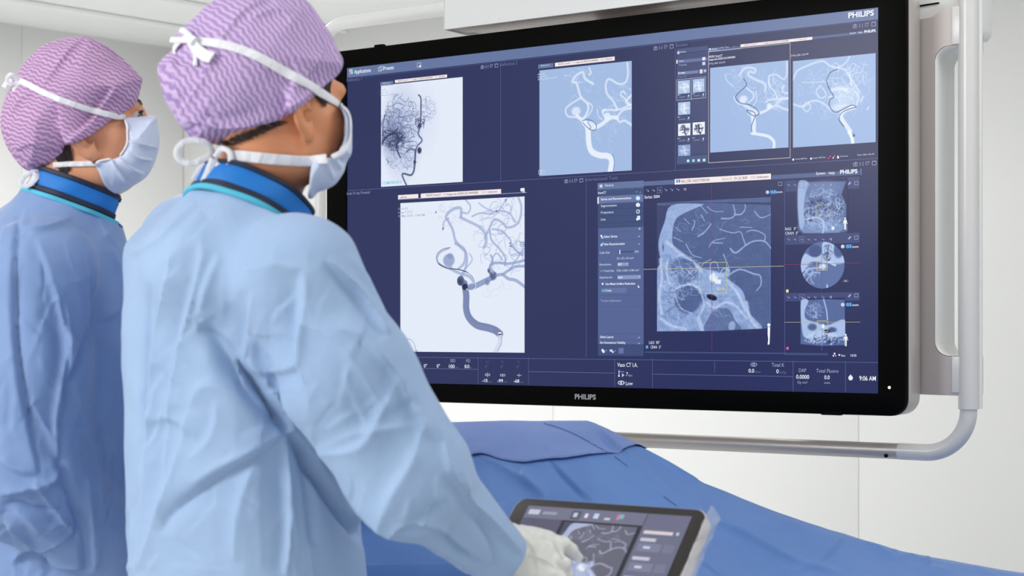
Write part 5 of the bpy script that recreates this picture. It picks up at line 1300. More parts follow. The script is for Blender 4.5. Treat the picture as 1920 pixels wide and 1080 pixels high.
ribbon(kc((925, 500), (958, 540), (965, 600), (960, 660), (935, 712), (890, 742)), bx1, 10, Y1, 'mask_edge', mask1)
ribbon(kc((400, 728), (500, 738), (600, 748), (700, 754), (790, 756), (860, 752)), bx1, 20, Y1, 'lower_tie', mask1)
# bows
bw = empty('x', (0, 0, 0), None, None); bpy.data.objects.remove(bw)
yb1 = 2.02
q = hit(342, 85, [bc1]); yb1 = q[0].y-.006 if q else 2.05
ribbon(kc((246, 200), (215, 168), (168, 150), (136, 160), (134, 190), (165, 196), (240, 206)), [bc1], 11, Y1, 'bow', mask1, off=.006, th=.0016)
ribbon(kc((238, 203), (262, 235), (292, 262), (322, 280)), [bc1], 22, Y1, 'bow', mask1, off=.005, th=.0012)
ribbon(kc((246, 215), (252, 262), (248, 318)), [bc1], 9, Y1, 'bow', mask1, off=.003)
ribbon(kc((215, 185), (178, 205), (150, 245)), [bc1], 14, Y1, 'bow', mask1, off=.004)
ribbon(kc((225, 192), (243, 202), (262, 214)), [bc1], 17, Y1, 'knot', mask1, off=.008, th=.0030)
q = hit(400+20, 290, [bb1, bc1]); yl1 = (q[0].y if q else 2.1)-.012
loop3(kc((330, 735), (290, 672), (200, 665), (155, 710), (170, 755), (230, 770), (300, 740), (335, 735)), 12, yl1, 'bow', mask1, dy=-.02, th=.0014)
loop3(kc((335, 740), (370, 700), (405, 720), (405, 770), (370, 790), (330, 755)), 11, yl1-.006, 'bow', mask1, dy=-.012, th=.0014)
loop3(kc((330, 750), (310, 800), (285, 862)), 17, yl1-.010, 'bow', mask1)
loop3(kc((325, 745), (270, 790), (235, 850)), 12, yl1+.01, 'bow', mask1)
# hair showing under the cap
def hair_strands(par, roots, bv, Y, seed, n=26, w=.0022, off=.002):
    o = [hair_strands0(par, [r], bv, Y, seed+i, n, w, off) for i, r in enumerate(roots)]
    return o[0]
def hair_strands0(par, roots, bv, Y, seed, n=26, w=.0022, off=.002):
    rr = random.Random(seed); mb = MB()
    for (a, b, c) in roots:
        for i in range(n):
            t = rr.random(); j = lambda k: rr.uniform(-k, k)
            pts = []
            for (q0, q1) in (a, b, c): pts.append((q0[0]*(1-t)+q1[0]*t+j(3.5), q0[1]*(1-t)+q1[1]*t+j(3.5)))
            cc = catmull(pts, 4); P3 = []; last = None
            for x, y in cc:
                h_ = hit(x, y, bv)
                if h_: last = h_[0].y-off-rr.uniform(0, .001)
                P3.append(P(x, y, last if last else Y))
            m = len(P3)
            V, F = tube(P3, [w*(1-.7*k/(m-1)) for k in range(m)], 5); mb.add(V, F)
    return mb.build('hair', M['hair'], par)
h1 = hair_strands(p1, [((kc((335, 684))[0], kc((620, 572))[0]), (kc((380, 684))[0], kc((640, 578))[0]), (kc((420, 690))[0], kc((680, 575))[0])),
                       ((kc((800, 420))[0], kc((880, 375))[0]), (kc((815, 460))[0], kc((870, 420))[0]), (kc((850, 500))[0], kc((875, 460))[0]))], [bb1], 2.05, 3, 95, .0007)
tag(h1, 'dark brown hair under the cap')

# --- collar
neckc1 = P(484, 356, 2.13); COL1 = (43, .50, .0425, .10)
cl1 = collar(p1, neckc1+np.array([0, .0, .0]), 43, .50, .0755, .070, .040, [
    ('thyroid_collar', .10, .78, M['cblue'], .0), ('navy_edging', -.04, .14, M['navy'], .0012), ('navy_edging', .74, .98, M['navy'], .0014)], 1.02, 20)
tag(cl1, 'bright blue standing collar with navy edging')

# --- gown of the front woman
go1 = outline([(392, 352), (370, 357), (335, 374), (290, 403), (243, 443), (229, 466), (227, 500), (227, 560), (221, 625), (227, 760), (228, 900), (229, 1010), (236, 1090), (226, 1300), (205, 1700), (200, 2010), (720, 2010), (706, 1500), (690, 1090), (668, 900), (655, 730), (676, 590), (672, 510), (650, 462), (612, 425), (592, 408), (560, 396), (520, 382), (480, 366), (430, 354)], 2.17, 2)
cuff_n = (Wr1-E1r)/np.linalg.norm(Wr1-E1r)
Wc = Wr1-cuff_n*.0
def gown1_f(p):
    d = s_inflate_p(p, go1, 2.17, .17, .165)
    sl = s_cone(p, S1r, M1r, .074, .079); sl = smin(sl, s_cone(p, M1r, E1r, .079, .080), .03)
    sl = smin(sl, s_cone(p, E1r, Wr1, .069, .040), .02)
    sl = smax(sl, (p-Wc)@cuff_n, .004)
    d = smin(d, sl, .007)
    ll = smin(s_cone(p, S1l, E1l, .075, .078), s_cone(p, E1l, W1l, .078, .045), .03); ll = smax(ll, (p-W1l)@((W1l-E1l)/np.linalg.norm(W1l-E1l)), .004)
    d = smin(d, ll, .03)
    # neck opening and open hem
    d = smax(d, (.34-p[:, 2]), .01)
    for a, b, r1, r2, sm in pr1['body'][:4]: d = smin(d, s_cone(p, a, b, r1+.013, r2+.017), .03)
    d = smin(d, coll_base(p, neckc1, COL1, .0755), .02)
    return neck_cut(p, d, neckc1, COL1)
V, Q = sdf_mesh(gown1_f, (-.82, 1.80, .30), (.10, 2.62, 1.50), .0068, 2, 1)
def crinkles(seed, n, box, ang):
    rr = random.Random(seed); out = []
    for i in range(n):
        x = rr.uniform(box[0], box[2]); y = rr.uniform(box[1], box[3]); a = math.radians(rr.uniform(*ang) if rr.random() < .8 else rr.uniform(0, 180)); L = rr.uniform(40, 130); pts = [(x, y)]
        for k in range(3): a += rr.uniform(-.4, .4); x += L/3*math.cos(a); y += L/3*math.sin(a); pts.append((x, y))
        out.append((pts, rr.uniform(4, 10), rr.choice((-1, 1, 1))*rr.uniform(.0008, .0021), rr.choice(('s', 'f'))))
    return out
fold1 = [
    (k4((80, 455), (120, 498), (165, 555), (208, 615), (230, 655)), 5, -.016, 's'), (k4((230, 655), (300, 765), (390, 890), (500, 1010)), 6, -.012, 's'), (k4((150, 585), (190, 625), (215, 650)), 5, -.010, 's'),
    (k4((60, 440), (100, 478), (150, 540), (200, 610), (228, 655)), 9, -.020, 'g'), (k4((228, 655), (300, 760), (390, 885), (500, 1010), (590, 1060)), 10, -.018, 'g'),
    (k4((95, 440), (170, 520), (215, 590), (240, 650)), 8, .010, 's'), (k4((120, 500), (160, 560), (190, 600)), 5, .006, 's'),
    (k4((222, 662), (130, 725), (0, 795), (-110, 880), (-150, 950)), 16, -.007, 'f'), (k4((225, 650), (130, 700), (20, 760), (-60, 810)), 9, .006, 'g'),
    (k4((-40, 330), (10, 400), (50, 470), (100, 540), (190, 640)), 26, -.014, 'f'), (k4((-40, 340), (20, 380), (90, 470)), 9, -.008, 's'),
    (k4((262, 175), (258, 330), (250, 430), (285, 560)), 14, .006, 'f'), (k4((340, 140), (420, 225), (490, 320), (522, 362)), 8, .010, 'f'), (k4((400, 120), (470, 220), (515, 320)), 7, .005, 'g'),
    (k4((265, 170), (180, 150), (90, 170)), 14, .004, 'f'), (k4((260, 330), (330, 360), (420, 440), (520, 600)), 30, .006, 'f'), (k4((560, 470), (500, 600), (430, 700), (300, 715)), 22, .006, 'f'),
    (k4((300, 715), (420, 660), (540, 640), (640, 620)), 9, .004, 's'), (k4((630, 610), (590, 740), (520, 860), (470, 990)), 26, .007, 'f'), (k4((680, 640), (700, 760), (760, 830)), 14, .006, 'f'),
    (k4((300, 720), (360, 830), (430, 900), (560, 960), (700, 950)), 16, .005, 'f'), (k4((560, 960), (620, 900), (700, 860)), 10, -.006, 'g'), (k4((500, 1000), (560, 930), (660, 930), (740, 990), (830, 1050)), 9, .007, 'f'),
    (k4((690, 940), (720, 1000), (790, 1040)), 7, -.008, 's'), (k4((745, 770), (760, 850), (830, 920), (925, 1020)), 9, .006, 'f'), (k4((790, 900), (830, 980), (840, 1060)), 8, -.006, 'g'), (k4((640, 1010), (700, 1060), (760, 1080)), 8, .005, 's'),
    (k4((480, 640), (560, 580), (610, 560)), 12, -.005, 'g'), (k4((370, 340), (450, 380), (540, 480), (600, 600), (660, 680)), 15, .006, 'f'), (k4((100, 470), (200, 470), (260, 440)), 12, .005, 'f'),
    (k3((470, 180), (425, 420), (405, 640), (385, 880), (372, 1070)), 9, .007, 'f'), (k3((560, 170), (490, 470), (455, 720), (445, 920)), 12, .007, 'f'), (k3((410, 280), (392, 560), (365, 800)), 6, -.005, 'g'),
    (k3((350, 200), (420, 170), (500, 100), (540, 60)), 12, .004, 'f'), (k3((600, 200), (560, 300), (545, 370)), 14, .005, 'f'), (k3((830, 240), (835, 330), (815, 480), (830, 560)), 9, .004, 'f'), (k3((690, 300), (680, 420), (660, 520)), 14, .004, 'f'),
    (k3((520, 620), (480, 800), (420, 960), (380, 1060)), 22, .009, 'f'), (k3((600, 600), (580, 700), (520, 760)), 16, .004, 'f'), (k3((780, 700), (790, 850), (790, 1000), (780, 1080)), 11, .008, 'f'), (k3((820, 720), (850, 860), (860, 1000)), 10, -.010, 'g'),
    (k3((700, 760), (650, 900), (640, 1040)), 26, .006, 'f'), (k3((450, 900), (600, 860), (700, 900)), 24, -.004, 'g'), (k3((350, 900), (355, 1000), (350, 1070)), 8, .008, 'f'), (k3((720, 620), (640, 570), (560, 560), (520, 620)), 20, .005, 'f'),
    (k3((460, 230), (500, 140), (560, 90)), 20, .004, 'g'), (k3((400, 660), (470, 650), (540, 700)), 14, .004, 'f')]
N = vnormals(V, Q)
V = V+N*((rnoise(V, 16, 2, ridged=True, stretch=(1, 1, .6))*.0015+rnoise(V, 34, 3, ridged=True)*.0007)*np.clip((V[:, 2]-.3)/.2, 0, 1))[:, None]
V = sculpt(V, Q, fold1+crinkles(7, 95, (225, 400, 900, 1090), (95, 125)))
gown1 = mk('surgical_gown', V, Q, M['gown1'], p1); bg1 = bvh_of(V, Q); tag(gown1, 'creased light blue surgical gown')
nb_ = collar(gown1, neckc1, 43, .50, .0755+.0075, .070+.0075, .040, [('neck_binding', .98, 1.17, M['teal'], .0)], 1.0, 5)
tag(nb_, 'teal neck binding')

# --- trousers, shoes (below the frame)
def lower(par, c, F, tag_):
    for s in (-1, 1):
        mb = MB(); a = zz_(c, .52)+F[:, 1]*s*.095; b = zz_(c, .06)+F[:, 1]*s*.10
        V, F_ = tube([a, (a+b)/2, b], [.085, .078, .072], 24); mb.add(V, F_); mb.build('trouser_leg', M['trouser'], par)
    for s in (-1, 1):
        an = zz_(c, 0)+F[:, 1]*s*.10
        f = lambda p: smax(smin(s_ell(p, an+F[:, 0]*.10+np.array([0, 0, .03]), (.125, .05, .045), np.stack([F[:, 0], F[:, 1], F[:, 2]], 1)), s_ell(p, an-F[:, 0]*.01+np.array([0, 0, .04]), (.06, .045, .05), F), .03), .001-p[:, 2], .006)
        V, Q = sdf_mesh(f, an-np.array([.26, .26, .02]), an+np.array([.26, .26, .12]), .006, 1); mk('clog', V, Q, M['shoe'], par)
lower(p1, c1, bodyF1, 1)

# ============================================================ left woman
p2 = empty('person', P(100, 700, 2.52)*np.array([1, 1, 0]), 'person in profile at the left edge in blue gown and mauve cap, looking up', 'person')
Y2 = 2.49; A2 = 14.0; HF2 = frame_of(A2, 16)
head2 = P(163, 259, Y2-.065)-HF2@np.array([0, -.070, 0.0])
neck2 = P(128, 372, 2.50); bodyF2 = frame_of(18, 0)
c2 = np.array([P(105, 700, 2.53)[0], 2.53, 0])
S2r = P(78, 545, 2.36); M2r = P(62, 700, 2.345); E2r = P(52, 905, 2.35); Wr2 = P(335, 1125, 2.47)
S2l = c2+bodyF2[:, 1]*.165+np.array([0, 0, 1.37]); E2l = S2l+bodyF2[:, 0]*.04+bodyF2[:, 1]*.05-np.array([0, 0, .28]); W2l = E2l+bodyF2[:, 0]*.22-bodyF2[:, 1]*.08-np.array([0, 0, .06])
pr2 = dict(head=head2, HF=HF2, neck=neck2, body=[
    (neck2, zz_(c2, 1.34), .056, .10, .03), (S2l, zz_(S2r, 1.36), .06, .06, .05), (zz_(c2, 1.28), zz_(c2, .98), .115, .125, .05), (zz_(S2r, 1.36), E2r, .050, .040, .03), (E2r, Wr2, .038, .026, .02), (S2l, E2l, .05, .04, .03), (E2l, W2l, .038, .026, .02)]
    +legs(c2, bodyF2)+hand_parts(W2l, bodyF2[:, 0], np.array([0, 0, 1.0]), 1, .5)+hand_parts(Wr2, bodyF2[:, 0]-np.array([0, 0, .3]), np.array([0, 0, 1.0]), -1, .5))
body2, bb2, _ = mk_body(pr2, (-1.12, 2.12, 0), (-.28, 2.92, 1.80), 'body', M['skin2'], p2); tag(body2, 'tan skin of face, ear and neck')
# eye, brow, lashes of the near side
for s in (-1, ):
    ec = head2+HF2@(np.array([.0865, s*.031, .018])*.90)
    f = lambda p: np.linalg.norm(p-ec, axis=1)-.0108
    V, Q = sdf_mesh(f, ec-.016, ec+.016, .0016, 1); e_ = mk('eye', V, Q, M['eye'], p2)
    gaze = HF2@np.array([1, -.05, .05]); gaze /= np.linalg.norm(gaze); pc = ec+gaze*.0098
    V, F = tube([pc-gaze*.002, pc+gaze*.001, pc+gaze*.0022], [.0052, .0050, .0034], 18); mb = MB(); mb.add(V, F); ii = mb.build('iris', M['iris'], e_)
    mb = MB()
    for k in range(26):
        t = -1+2*k/25; b0 = ec+HF2@np.array([.0105*math.cos(t*1.0), s*(.0115*math.sin(t*1.0)), .0045]); tipv = HF2@np.array([.0042*math.cos(t), s*.004*math.sin(t), .002])
        V, F = tube([b0, b0+tipv*.6, b0+tipv+HF2[:, 2]*.0015], [.0006, .0005, .0002], 5); mb.add(V, F)
    V, F = tube([ec+HF2@np.array([.0112*math.cos(a_), s*.0122*math.sin(a_), .0042-.003*abs(a_)]) for a_ in np.linspace(-1.1, 1.2, 9)], .0011, 6); mb.add(V, F)
    mb.build('eyelashes', M['hair'], e_)
rr = random.Random(4); mb = MB()
for k in range(120):
    t = rr.random(); b0 = np.array([.1045-.022*t*t, -(.012+.036*t), .040+.006*math.sin(t*2.4)+rr.uniform(-.0028, .0028)*(1-t*.6)])*.90
    r_ = head2+HF2@b0; hd = HF2@np.array([-.25-.5*t, -1+.3*t, .15-.25*t]); hd = hd/np.linalg.norm(hd)
    V, F = tube([r_, r_+hd*.004+HF2[:, 0]*.0008, r_+hd*.008], [.0007, .0006, .0002], 4); mb.add(V, F)
mb.build('eyebrow', M['hair'], p2)

capo2 = outline(kp((430, 70), (365, 75), (300, 85), (240, 105), (180, 145), (120, 205), (85, 270), (62, 310), (35, 360), (5, 440), (-5, 520), (15, 600), (45, 665), (80, 715), (120, 752), (170, 762), (230, 738), (285, 700), (318, 672), (330, 630), (400, 598), (480, 560), (555, 502), (620, 467), (660, 440), (690, 410), (708, 360), (725, 300), (712, 270), (660, 215), (600, 170), (550, 128), (500, 98), (465, 78)), Y2, 3)
V, Q = sdf_mesh(cap_f(pr2, capo2, Y2, .08, .092), (-.80, 2.30, 1.48), (-.52, 2.66, 1.75), .0035, 2, 1)
V = V+vnormals(V, Q)*(rnoise(V, 60, 8)*.0007)[:, None]
V = sculpt(V, Q, [(kp((215, 330), (290, 230), (350, 150), (430, 80)), 8, .004, 'f'), (kp((60, 480), (100, 400), (180, 350)), 7, .003, 'f'), (kp((590, 330), (520, 420), (450, 520), (340, 610)), 7, .005, 'f'), (kp((700, 350), (620, 420), (540, 480), (420, 560), (330, 620)), 7, .004, 's'),
    (kp((560, 340), (500, 440), (380, 560)), 5, -.003, 's'), (kp((30, 440), (40, 560), (80, 680)), 6, .003, 'f'), (kp((70, 660), (150, 620), (260, 640), (320, 640)), 9, .003, 'f'), (kp((230, 170), (160, 260), (110, 340)), 8, .0025, 'f')])
cap2m = cap_mat('mauve_striped_cap_cloth', (158, 118, 168), (212, 178, 209), ((.86, .22, -.45), (.42, .10, .90)), .0064, .0115, .0008)
cap2 = mk('surgical_cap', V, Q, cap2m, p2); bc2 = bvh_of(V, Q); tag(cap2, 'mauve surgical cap with fine wavy stripes')
mko2 = outline(kp((632, 494), (700, 484), (785, 479), (800, 520), (808, 580), (806, 650), (780, 730), (742, 788), (685, 828), (632, 858), (592, 876), (555, 855), (530, 820), (500, 760), (482, 718), (560, 700), (612, 680), (640, 640), (652, 570)), Y2, 3)
mkb2 = outline(kp((600, 480), (700, 480), (790, 476), (802, 520), (808, 580), (806, 650), (780, 730), (742, 788), (685, 828), (632, 858), (592, 876), (540, 870), (470, 800), (460, 680), (540, 600)), Y2, 3)
V, Q = sdf_mesh(mask_f(pr2, mko2, mkb2, Y2, .05, .060), (-.68, 2.32, 1.46), (-.50, 2.66, 1.62), .0028, 2, 1)
V = sculpt(V, Q, [(kp((655, 600), (720, 625), (800, 640)), 5, .009, 't'), (kp((640, 655), (700, 690), (770, 700)), 5, .009, 't'), (kp((600, 690), (670, 740), (730, 770)), 5, .009, 't'), (kp((560, 700), (610, 770), (660, 830)), 5, .008, 't'), (kp((640, 500), (720, 492), (795, 500)), 3, .0022, 's'), (kp((640, 515), (720, 507), (800, 515)), 2.5, .0016, 's'),
    (kp((500, 730), (545, 850), (590, 870)), 3, .002, 's')])
mask2 = mk('face_mask', V, Q, M['mask'], p2); bm2 = bvh_of(V, Q); tag(mask2, 'pale blue pleated face mask with white edge')
bx2 = [bc2, bb2, bm2]
ribbon(kp((95, 298), (150, 325), (220, 362), (300, 395), (400, 430), (500, 460), (560, 474), (630, 490)), bx2, 11, Y2, 'upper_tie', mask2)
ribbon(kp((630, 492), (648, 540), (653, 600), (640, 645), (612, 682), (560, 702), (484, 716)), bx2, 4, Y2, 'mask_edge', mask2)
ribbon(kp((275, 728), (340, 724), (420, 722), (484, 718)), bx2, 10, Y2, 'lower_tie', mask2)
q = hit(38, 150, [bc2]); yb2 = (q[0].y if q else 2.48)-.006
loop3(kp((95, 300), (75, 275), (50, 270), (35, 295), (55, 320), (90, 310)), 7, yb2, 'bow', mask2, dy=-.01); loop3(kp((92, 305), (80, 330), (75, 358)), 11, yb2-.002, 'bow', mask2); loop3(kp((60, 300), (35, 312), (18, 335)), 9, yb2+.003, 'bow', mask2)
loop3(kp((195, 760), (160, 765), (120, 790), (108, 825), (140, 832), (180, 800), (195, 770)), 9, 2.44, 'bow', mask2, dy=-.012); loop3(kp((185, 770), (165, 800), (158, 830)), 12, 2.435, 'bow', mask2)
h2 = hair_strands(p2, [((kp((285, 695))[0], kp((345, 625))[0]), (kp((300, 740))[0], kp((360, 690))[0]), (kp((310, 790))[0], kp((350, 750))[0]))], [bb2], 2.42, 5, 75, .0008)
tag(h2, 'dark hair at the nape')
cl2 = collar(p2, P(149, 343, 2.49), 14, .36, .0655, .062, .035, [
    ('thyroid_collar', .12, .80, M['cblue'], .0), ('navy_edging', -.06, .16, M['navy'], .0012), ('navy_edging', .76, 1.0, M['navy'], .0014)], 1.03, 20)
tag(cl2, 'bright blue standing collar with navy edging')
go2 = outline([(60, 350), (22, 368), (-10, 392), (-60, 425), (-95, 500), (-105, 640), (-110, 850), (-112, 1090), (-125, 1400), (-130, 1810), (350, 1810), (325, 1400), (300, 1090), (282, 860), (266, 640), (252, 530), (242, 466), (229, 428), (223, 416), (195, 405), (165, 396), (120, 376), (90, 362)], 2.53, 2)
neckc2 = P(149, 343, 2.49); COL2 = (14, .36, .0385, .09)
def gown2_f(p):
    d = s_inflate_p(p, go2, 2.53, .15, .165)
    sl = smin(s_cone(p, S2r, M2r, .080, .078), s_cone(p, M2r, E2r, .078, .088), .03); sl = smin(sl, s_cone(p, E2r, Wr2, .080, .05), .03); sl = smax(sl, (p-Wr2)@((Wr2-E2r)/np.linalg.norm(Wr2-E2r)), .004)
    d = smin(d, sl, .020)
    ll = smin(s_cone(p, S2l, E2l, .075, .078), s_cone(p, E2l, W2l, .078, .045), .03); ll = smax(ll, (p-W2l)@((W2l-E2l)/np.linalg.norm(W2l-E2l)), .004)
    d = smin(d, ll, .03); d = smax(d, (.34-p[:, 2]), .01)
    for a, b, r1, r2, sm in pr2['body'][:4]: d = smin(d, s_cone(p, a, b, r1+.013, r2+.017), .03)
    d = smin(d, coll_base(p, neckc2, COL2, .0655), .02)
    return neck_cut(p, d, neckc2, COL2)
V, Q = sdf_mesh(gown2_f, (-1.14, 2.12, .30), (-.28, 2.94, 1.50), .0068, 2, 1)
fold2 = [(k3((238, 160), (262, 280), (265, 370), (225, 480), (190, 560), (185, 620), (165, 690)), 9, -.012, 'g'), (k3((165, 690), (170, 780), (215, 890), (235, 980), (235, 1070)), 10, -.010, 'g'), (k3((150, 280), (170, 380), (190, 480), (190, 570)), 8, .008, 'f'), (k3((180, 330), (185, 450), (150, 650), (165, 760)), 9, .007, 'f'),
    (k3((48, 90), (42, 250), (45, 420), (62, 560), (85, 680), (110, 800)), 8, -.009, 'f'), (k3((75, 70), (60, 120), (110, 130), (200, 100)), 8, .004, 'f'), (k3((80, 600), (140, 700), (165, 760)), 12, .006, 'f'), (k3((0, 860), (60, 850), (140, 830), (170, 780)), 9, .010, 'f'), (k3((0, 890), (40, 880), (110, 900), (200, 890)), 7, -.010, 's'),
    (k3((10, 930), (80, 990), (130, 1000), (215, 960)), 9, .010, 'f'), (k3((40, 900), (120, 950), (190, 930)), 7, .007, 's'), (k3((30, 1050), (80, 1010), (160, 1050), (230, 1060)), 9, .010, 'f'), (k3((0, 760), (40, 790), (100, 800)), 10, .006, 'f'), (k3((190, 870), (215, 930), (200, 1000)), 6, -.007, 's'), (k3((90, 830), (130, 880), (200, 960)), 8, .007, 'f'), (k3((60, 940), (120, 1040), (140, 1080)), 9, -.006, 'g'),
    (k3((200, 560), (230, 640), (260, 760), (280, 900)), 16, .005, 'f'), (k3((300, 180), (330, 260), (335, 400)), 14, .005, 'f'), (k3((270, 380), (320, 360), (340, 300)), 12, .004, 'f'), (k3((100, 150), (140, 260), (150, 330)), 12, .004, 'f'), (k3((240, 800), (250, 950), (260, 1070)), 12, .006, 'f'), (k3((260, 700), (300, 690), (335, 640)), 14, -.004, 'g')]
N = vnormals(V, Q)
V = V+N*((rnoise(V, 16, 12, ridged=True, stretch=(1, 1, .6))*.0015+rnoise(V, 34, 13, ridged=True)*.0007)*np.clip((V[:, 2]-.3)/.2, 0, 1))[:, None]
V = sculpt(V, Q, fold2+crinkles(8, 80, (-10, 400, 250, 1090), (75, 110)))
gown2 = mk('surgical_gown', V, Q, M['gown2'], p2); bg2 = bvh_of(V, Q); tag(gown2, 'creased blue surgical gown')
nb_ = collar(gown2, neckc2, 14, .36, .0655+.0065, .062+.0065, .035, [('neck_binding', 1.02, 1.22, M['teal'], .0)], 1.0, 5)
tag(nb_, 'teal neck binding')
lower(p2, c2, bodyF2, 2)

def spare_glove(par, w, fwd, lab, side, wdir):
    parts = hand_parts(w, fwd, np.array([0, 0, 1.0]), side, .5)+[(w-wdir*.05, w+fwd/np.linalg.norm(fwd)*.02, .034, .028, .01)]
    def f(p):
        d = None
        for a, b, r1, r2, k in parts:
            e = s_cone(p, a, b, r1+.0018, r2+.0018); d = e if d is None else smin(d, e, k)
        return d
    V, Q = sdf_mesh(f, w-.24, w+.24, .0042, 2); tag(mk('glove', V, Q, M['glove'], par), lab)
nrm_ = lambda v: v/np.linalg.norm(v)
spare_glove(p1, W1l, bodyF1[:, 0], 'white glove on the left hand', 1, nrm_(W1l-E1l))
spare_glove(p2, W2l, bodyF2[:, 0], 'white glove on the left hand', 1, nrm_(W2l-E2l))
spare_glove(p2, Wr2, bodyF2[:, 0]-np.array([0, 0, .3]), 'white glove on the right hand', -1, nrm_(Wr2-E2r))
# ------------------------------------------------------------ touchscreen at the table side
T0 = P(985, 936, 2.30); TR0 = P(1325, 957, 2.15); TR0[2] = T0[2]
TU = TR0-T0; TW = np.linalg.norm(TU)+.012; TU /= np.linalg.norm(TU)
beta = math.radians(43.5); HH = np.array([TU[1], -TU[0], 0]); HH = HH if HH[1] < 0 else -HH
TV = math.cos(beta)*HH-math.sin(beta)*Z                      # down the tablet
TN = np.cross(TV, TU); TN = TN if TN[2] > 0 else -TN
TO = T0-TU*.010; TH_ = .205
def tw(u, v, off=0.0): return TO+TU*u+TV*v+TN*off
def TS(px, py, off=0.0):
    d = np.array([(px-960)/F0, 1.0, (HY-py)/F0]); c0 = np.array([0, 0, CZ]); c = TO+TN*off
    p = c0+d*((c-c0)@TN/(d@TN)); return np.array([(p-c)@TU, -((p-c)@TV)])   # (u, -v)
def tframe(s, z, off): return TO+TU*s-TV*z+TN*off
print('TABLET w', TW, 'TL', TS(985, 936), 'TR', TS(1325, 957), 'R low', TS(1275, 1070))
tab = empty('touchscreen_tablet', tw(TW/2, TH_, -.02), 'tilted touchscreen with dark frame and clear cover beside the draped table', 'touchscreen')
def trings(rings, mat, name, par):
    n = len(rings[0][0]); V = []; F = []
    for pts, off in rings: V += [tframe(a, b, off) for a, b in pts]
    for i in range(len(rings)-1):
        for k in range(n): k2 = (k+1) % n; F.append((i*n+k, (i+1)*n+k, (i+1)*n+k2, i*n+k2))
    F.append(tuple(range(n))); F.append(tuple((len(rings)-1)*n+k for k in range(n))[::-1])
    o = mk(name, V, F, mat, par, True)
    bm = bmesh.new(); bm.from_mesh(o.data); bmesh.ops.recalc_face_normals(bm, faces=bm.faces); bm.to_mesh(o.data); bm.free(); autosmooth(o); return o
def trr(g, r=.016): return rrect(-g, TW+g, -TH_-g, g, max(r+g, .003))
M['tframe'] = pbr('dark_grey_glass_border', (50, 47, 44), .35, spec=.35, bump=.03)
M['tcase'] = pbr('off_white_case', (206, 200, 200), .4)
trings([(trr(0), 0.0), (trr(-.0006), .0022), (trr(-.003), .003)], M['tframe'], 'glass_border', tab)
trings([(trr(.0015), 0.0), (trr(.0025), -.006), (trr(.0015), -.020), (trr(-.012), -.026)], M['tcase'], 'case', tab)
M['uit'] = ui_mat('tablet_pixels', .25, .5)
GR2 = (78, 76, 96)
tq = []
def TR_(a, b, c, d, col, lay=1):   # by tablet pixel corners of the photo crop
    p = TS(a, b); q = TS(c, d); tq.append(([(p[0], q[1]), (q[0], q[1]), (q[0], p[1]), (p[0], p[1])], col, lay))
kt = Kf(940, 920, 4.8)
A_ = TS(*kt(255, 150)); B_ = TS(*kt(1725, 245))
ux0, ux1, vz1 = A_[0], B_[0], (A_[1]+B_[1])/2; vz0 = -TH_+.016
print('tablet display', ux0, ux1, vz1, vz0)
def TQ(x0, v0, x1, v1, col, lay):
    """rectangle in fractions of the display (x from left, v from top)"""
    wd = ux1-ux0; tq.append(([(ux0+wd*x0, vz1-v1*wd), (ux0+wd*x1, vz1-v1*wd), (ux0+wd*x1, vz1-v0*wd), (ux0+wd*x0, vz1-v0*wd)], col, lay))
HT = (vz1-vz0)/(ux1-ux0)
TQ(0, 0, 1, HT, GR2, 1); TQ(0, 0, 1, .085, (112, 112, 136), 2); TQ(0, .085, .255, HT, (86, 84, 106), 2); TQ(.255, .085, .745, HT, (38, 34, 48), 2); TQ(.745, .0, 1, HT, (104, 106, 130), 2)
TQ(.74, 0, .745, HT, (60, 58, 76), 3); TQ(.25, .085, .255, HT, (60, 58, 76), 3)
TQ(0, .17, .012, .21, (235, 195, 140), 4); TQ(.02, .17, .24, .20, (120, 140, 175), 4)
TQ(.02, .025, .09, .06, (190, 195, 212), 4); TQ(.11, .035, .20, .055, (150, 152, 172), 4); TQ(.29, .015, .35, .075, (84, 84, 104), 4); TQ(.305, .03, .33, .06, (190, 200, 215), 5)
TQ(.375, .03, .395, .06, (215, 218, 232), 4); TQ(.43, .025, .46, .06, (190, 210, 235), 4); TQ(.50, .05, .535, .065, (200, 202, 218), 4); TQ(.57, .02, .59, .06, (190, 130, 150), 4); TQ(.59, .02, .61, .05, (100, 190, 190), 4)
for k, (v, w_, col) in enumerate(((.115, .17, (214, 205, 208)), (.165, .09, (196, 196, 212)), (.29, .10, (196, 196, 212)), (.42, .11, (196, 196, 212)), (.55, .13, (196, 196, 212)))): TQ(.765, v, .765+w_, v+.022, col, 4)
for v in (.20, .33, .46): TQ(.765, v, .90, v+.055, (120, 124, 150), 4); TQ(.915, v, .975, v+.055, (116, 118, 142), 4); TQ(.80, v+.02, .84, v+.035, (205, 208, 224), 5)
TQ(.955, .115, .97, .135, (200, 202, 218), 5)
V = []; F = []; cc = []
for q, col, lay in sorted(tq, key=lambda t: t[2]):
    b = len(V); F.append(tuple(range(b, b+len(q))))
    for a_, b_ in q: V.append(tframe(a_, b_, .0031+lay*.00012)); cc.append(rgba(col))
tsc = mk('touch_display', V, F, M['uit'], tab, False, cc); tag(tsc, 'lit grey touch display')
